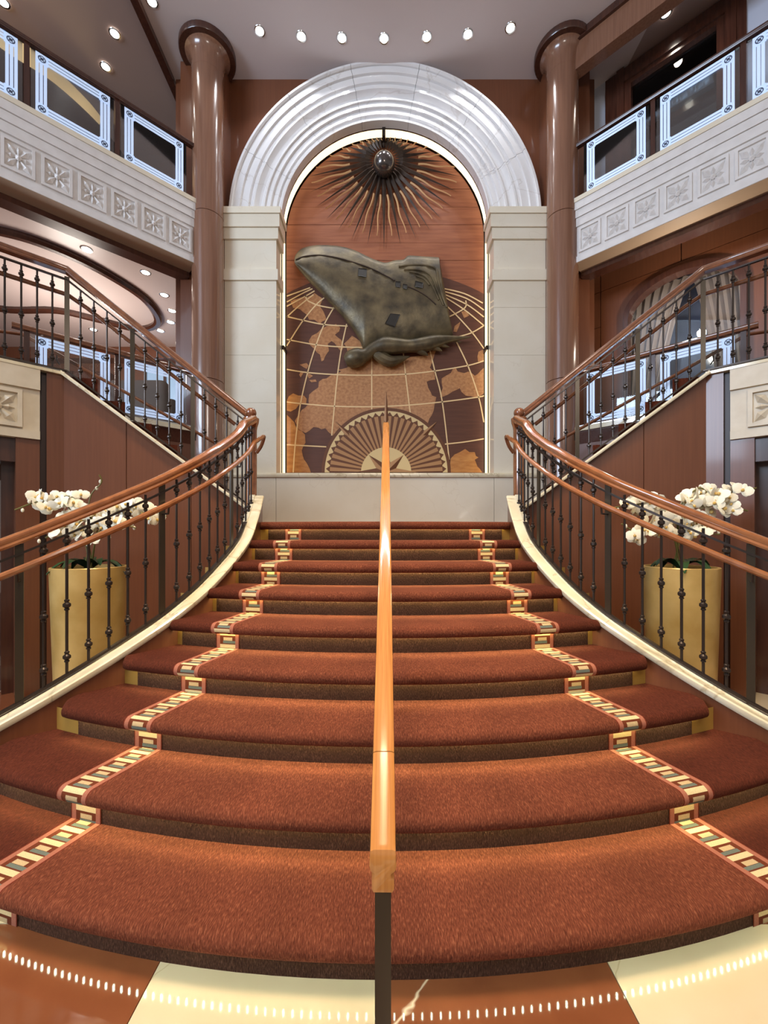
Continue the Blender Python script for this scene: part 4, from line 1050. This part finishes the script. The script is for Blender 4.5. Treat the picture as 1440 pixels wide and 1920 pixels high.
# ================================================================== PLANTERS AND ORCHIDS
PET = MB()
def petal(mb, ang, L, w_, lift):
    d = Vector((math.cos(ang), 0, math.sin(ang))); s_ = Vector((-d.z, 0, d.x)); f = Vector((0, -1, 0)); rows = []
    for i in range(5):
        t = i / 4; hw = w_ * math.sin(PI * (t * .86 + .07)) ** .7
        rows.append([d * L * t - s_ * hw + f * (lift * t * t), d * L * t + f * (lift * t * t + .006 * math.sin(PI * t)), d * L * t + s_ * hw + f * (lift * t * t)])
    mb.grid(rows)
fm = MB()
for a in (90, 215, 325): petal(fm, math.radians(a), .036, .013, -.004)
for a in (10, 170): petal(fm, math.radians(a), .044, .025, .005)
FLOWER = mesh(fm, 'petal', True, 80)
LIP = mesh(MB().sphere((0, -.008, -.003), .007, 6, (1, 1.4, 1.2)), 'petal_lip', True)
BUD = mesh(MB().sphere((0, 0, 0), .013, 8, (.8, .8, 1.2)), 'petal', True)
def leafmesh(L, w_, ang, droop):
    rows = []; d = Vector((math.cos(ang), math.sin(ang), 0)); s_ = Vector((-d.y, d.x, 0))
    for i in range(8):
        t = i / 7; hw = w_ * math.sin(PI * (t * .9 + .06)) ** .8; z = .10 * math.sin(t * 2.4) - droop * t * t
        rows.append([d * L * t - s_ * hw + Vector((0, 0, z + .012)), d * L * t + Vector((0, 0, z)), d * L * t + s_ * hw + Vector((0, 0, z + .012))])
    return MB().grid(rows)
def planter(sg, stems, seed):
    rnd = random.Random(seed); x, y = sg * 2.235, 3.15; zt = 1.13
    t = thing('tall_planter', 'tall tapered gold planter holding white orchids, ' + SIDE[sg], 'planter', (x, y, 0))
    part('pot', MB().lathe([(.205, 0), (.212, .004), (.246, zt - .004), (.243, zt), (.226, zt), (.222, zt - .05)], (x, y, 0), 48, False), 'planter_gold', t, True, 'brushed gold pot')
    part('soil', MB().lathe([(.223, zt - .06), (.12, zt - .045), (.001, zt - .04)], (x, y, 0), 32), 'soil', t, True)
    o = thing('orchid_plant', 'white orchid sprays with dark leaves in the gold planter, ' + SIDE[sg], 'plant', (x, y, zt - .05))
    for i in range(9):
        a = 2 * PI * i / 9 + rnd.uniform(-.3, .3); mb = leafmesh(rnd.uniform(.18, .27), .042, a, rnd.uniform(.02, .10))
        mb.v = [(q[0] + x, q[1] + y, q[2] + zt - .035) for q in mb.v]; part('leaf', mb, 'leaf', o, True)
    for pts in stems:
        path = [Vector((x + rnd.uniform(-.05, .05), y + rnd.uniform(-.05, .05), zt - .05))] + [P(px, py, y + dy) for px, py, dy in pts]
        sp = smoothpath(path, 8); part('stem', MB().tube(sp, .0055, 6), 'stem_green', o, True)
        n = len(sp); i0 = int(n * .32)
        seg = resample(sp[i0:], .052)
        for k, p in enumerate(seg):
            last = k >= len(seg) - 2
            for rep_ in range(1 if last else 3):
                q = p + Vector((rnd.uniform(-.055, .055), rnd.uniform(-.06, .04), rnd.uniform(-.06, .05))) * (.4 if last else 1)
                if last: link('bud', BUD, o, q); continue
                f = link('flower', FLOWER, o, q); f.rotation_euler = (rnd.uniform(-.7, .5), rnd.uniform(-.6, .6), rnd.uniform(-1.0, 1.0)); f.scale = [rnd.uniform(1.2, 1.6)] * 3
                g = link('flower_lip', LIP, f, q)
planter(-1, [[(150, 985, -.03), (120, 945, -.06), (75, 940, -.08), (28, 956, -.10)], [(165, 980, .0), (170, 930, .02), (190, 905, .02), (186, 890, .0)], [(185, 985, .03), (215, 955, .03), (262, 955, .0), (312, 968, -.02)], [(160, 1000, -.08), (130, 985, -.10), (100, 1000, -.12), (80, 1012, -.12)], [(172, 990, -.06), (160, 950, -.06), (125, 930, -.06), (100, 950, -.06)], [(180, 1010, -.1), (200, 985, -.12), (235, 985, -.12), (255, 990, -.12)]], 5)
planter(1, [[(1275, 985, .0), (1300, 940, -.02), (1360, 925, -.04), (1418, 915, -.06)], [(1270, 990, -.02), (1300, 950, -.04), (1350, 945, -.06), (1402, 958, -.08)], [(1260, 985, .02), (1240, 950, .02), (1200, 945, .0), (1150, 952, -.02)], [(1262, 1005, -.08), (1230, 985, -.10), (1200, 1000, -.12), (1165, 982, -.12)], [(1280, 1000, -.06), (1310, 985, -.08), (1335, 1000, -.10), (1350, 1002, -.1)], [(1272, 985, -.06), (1275, 950, -.06), (1310, 915, -.05), (1330, 930, -.05)]], 9)
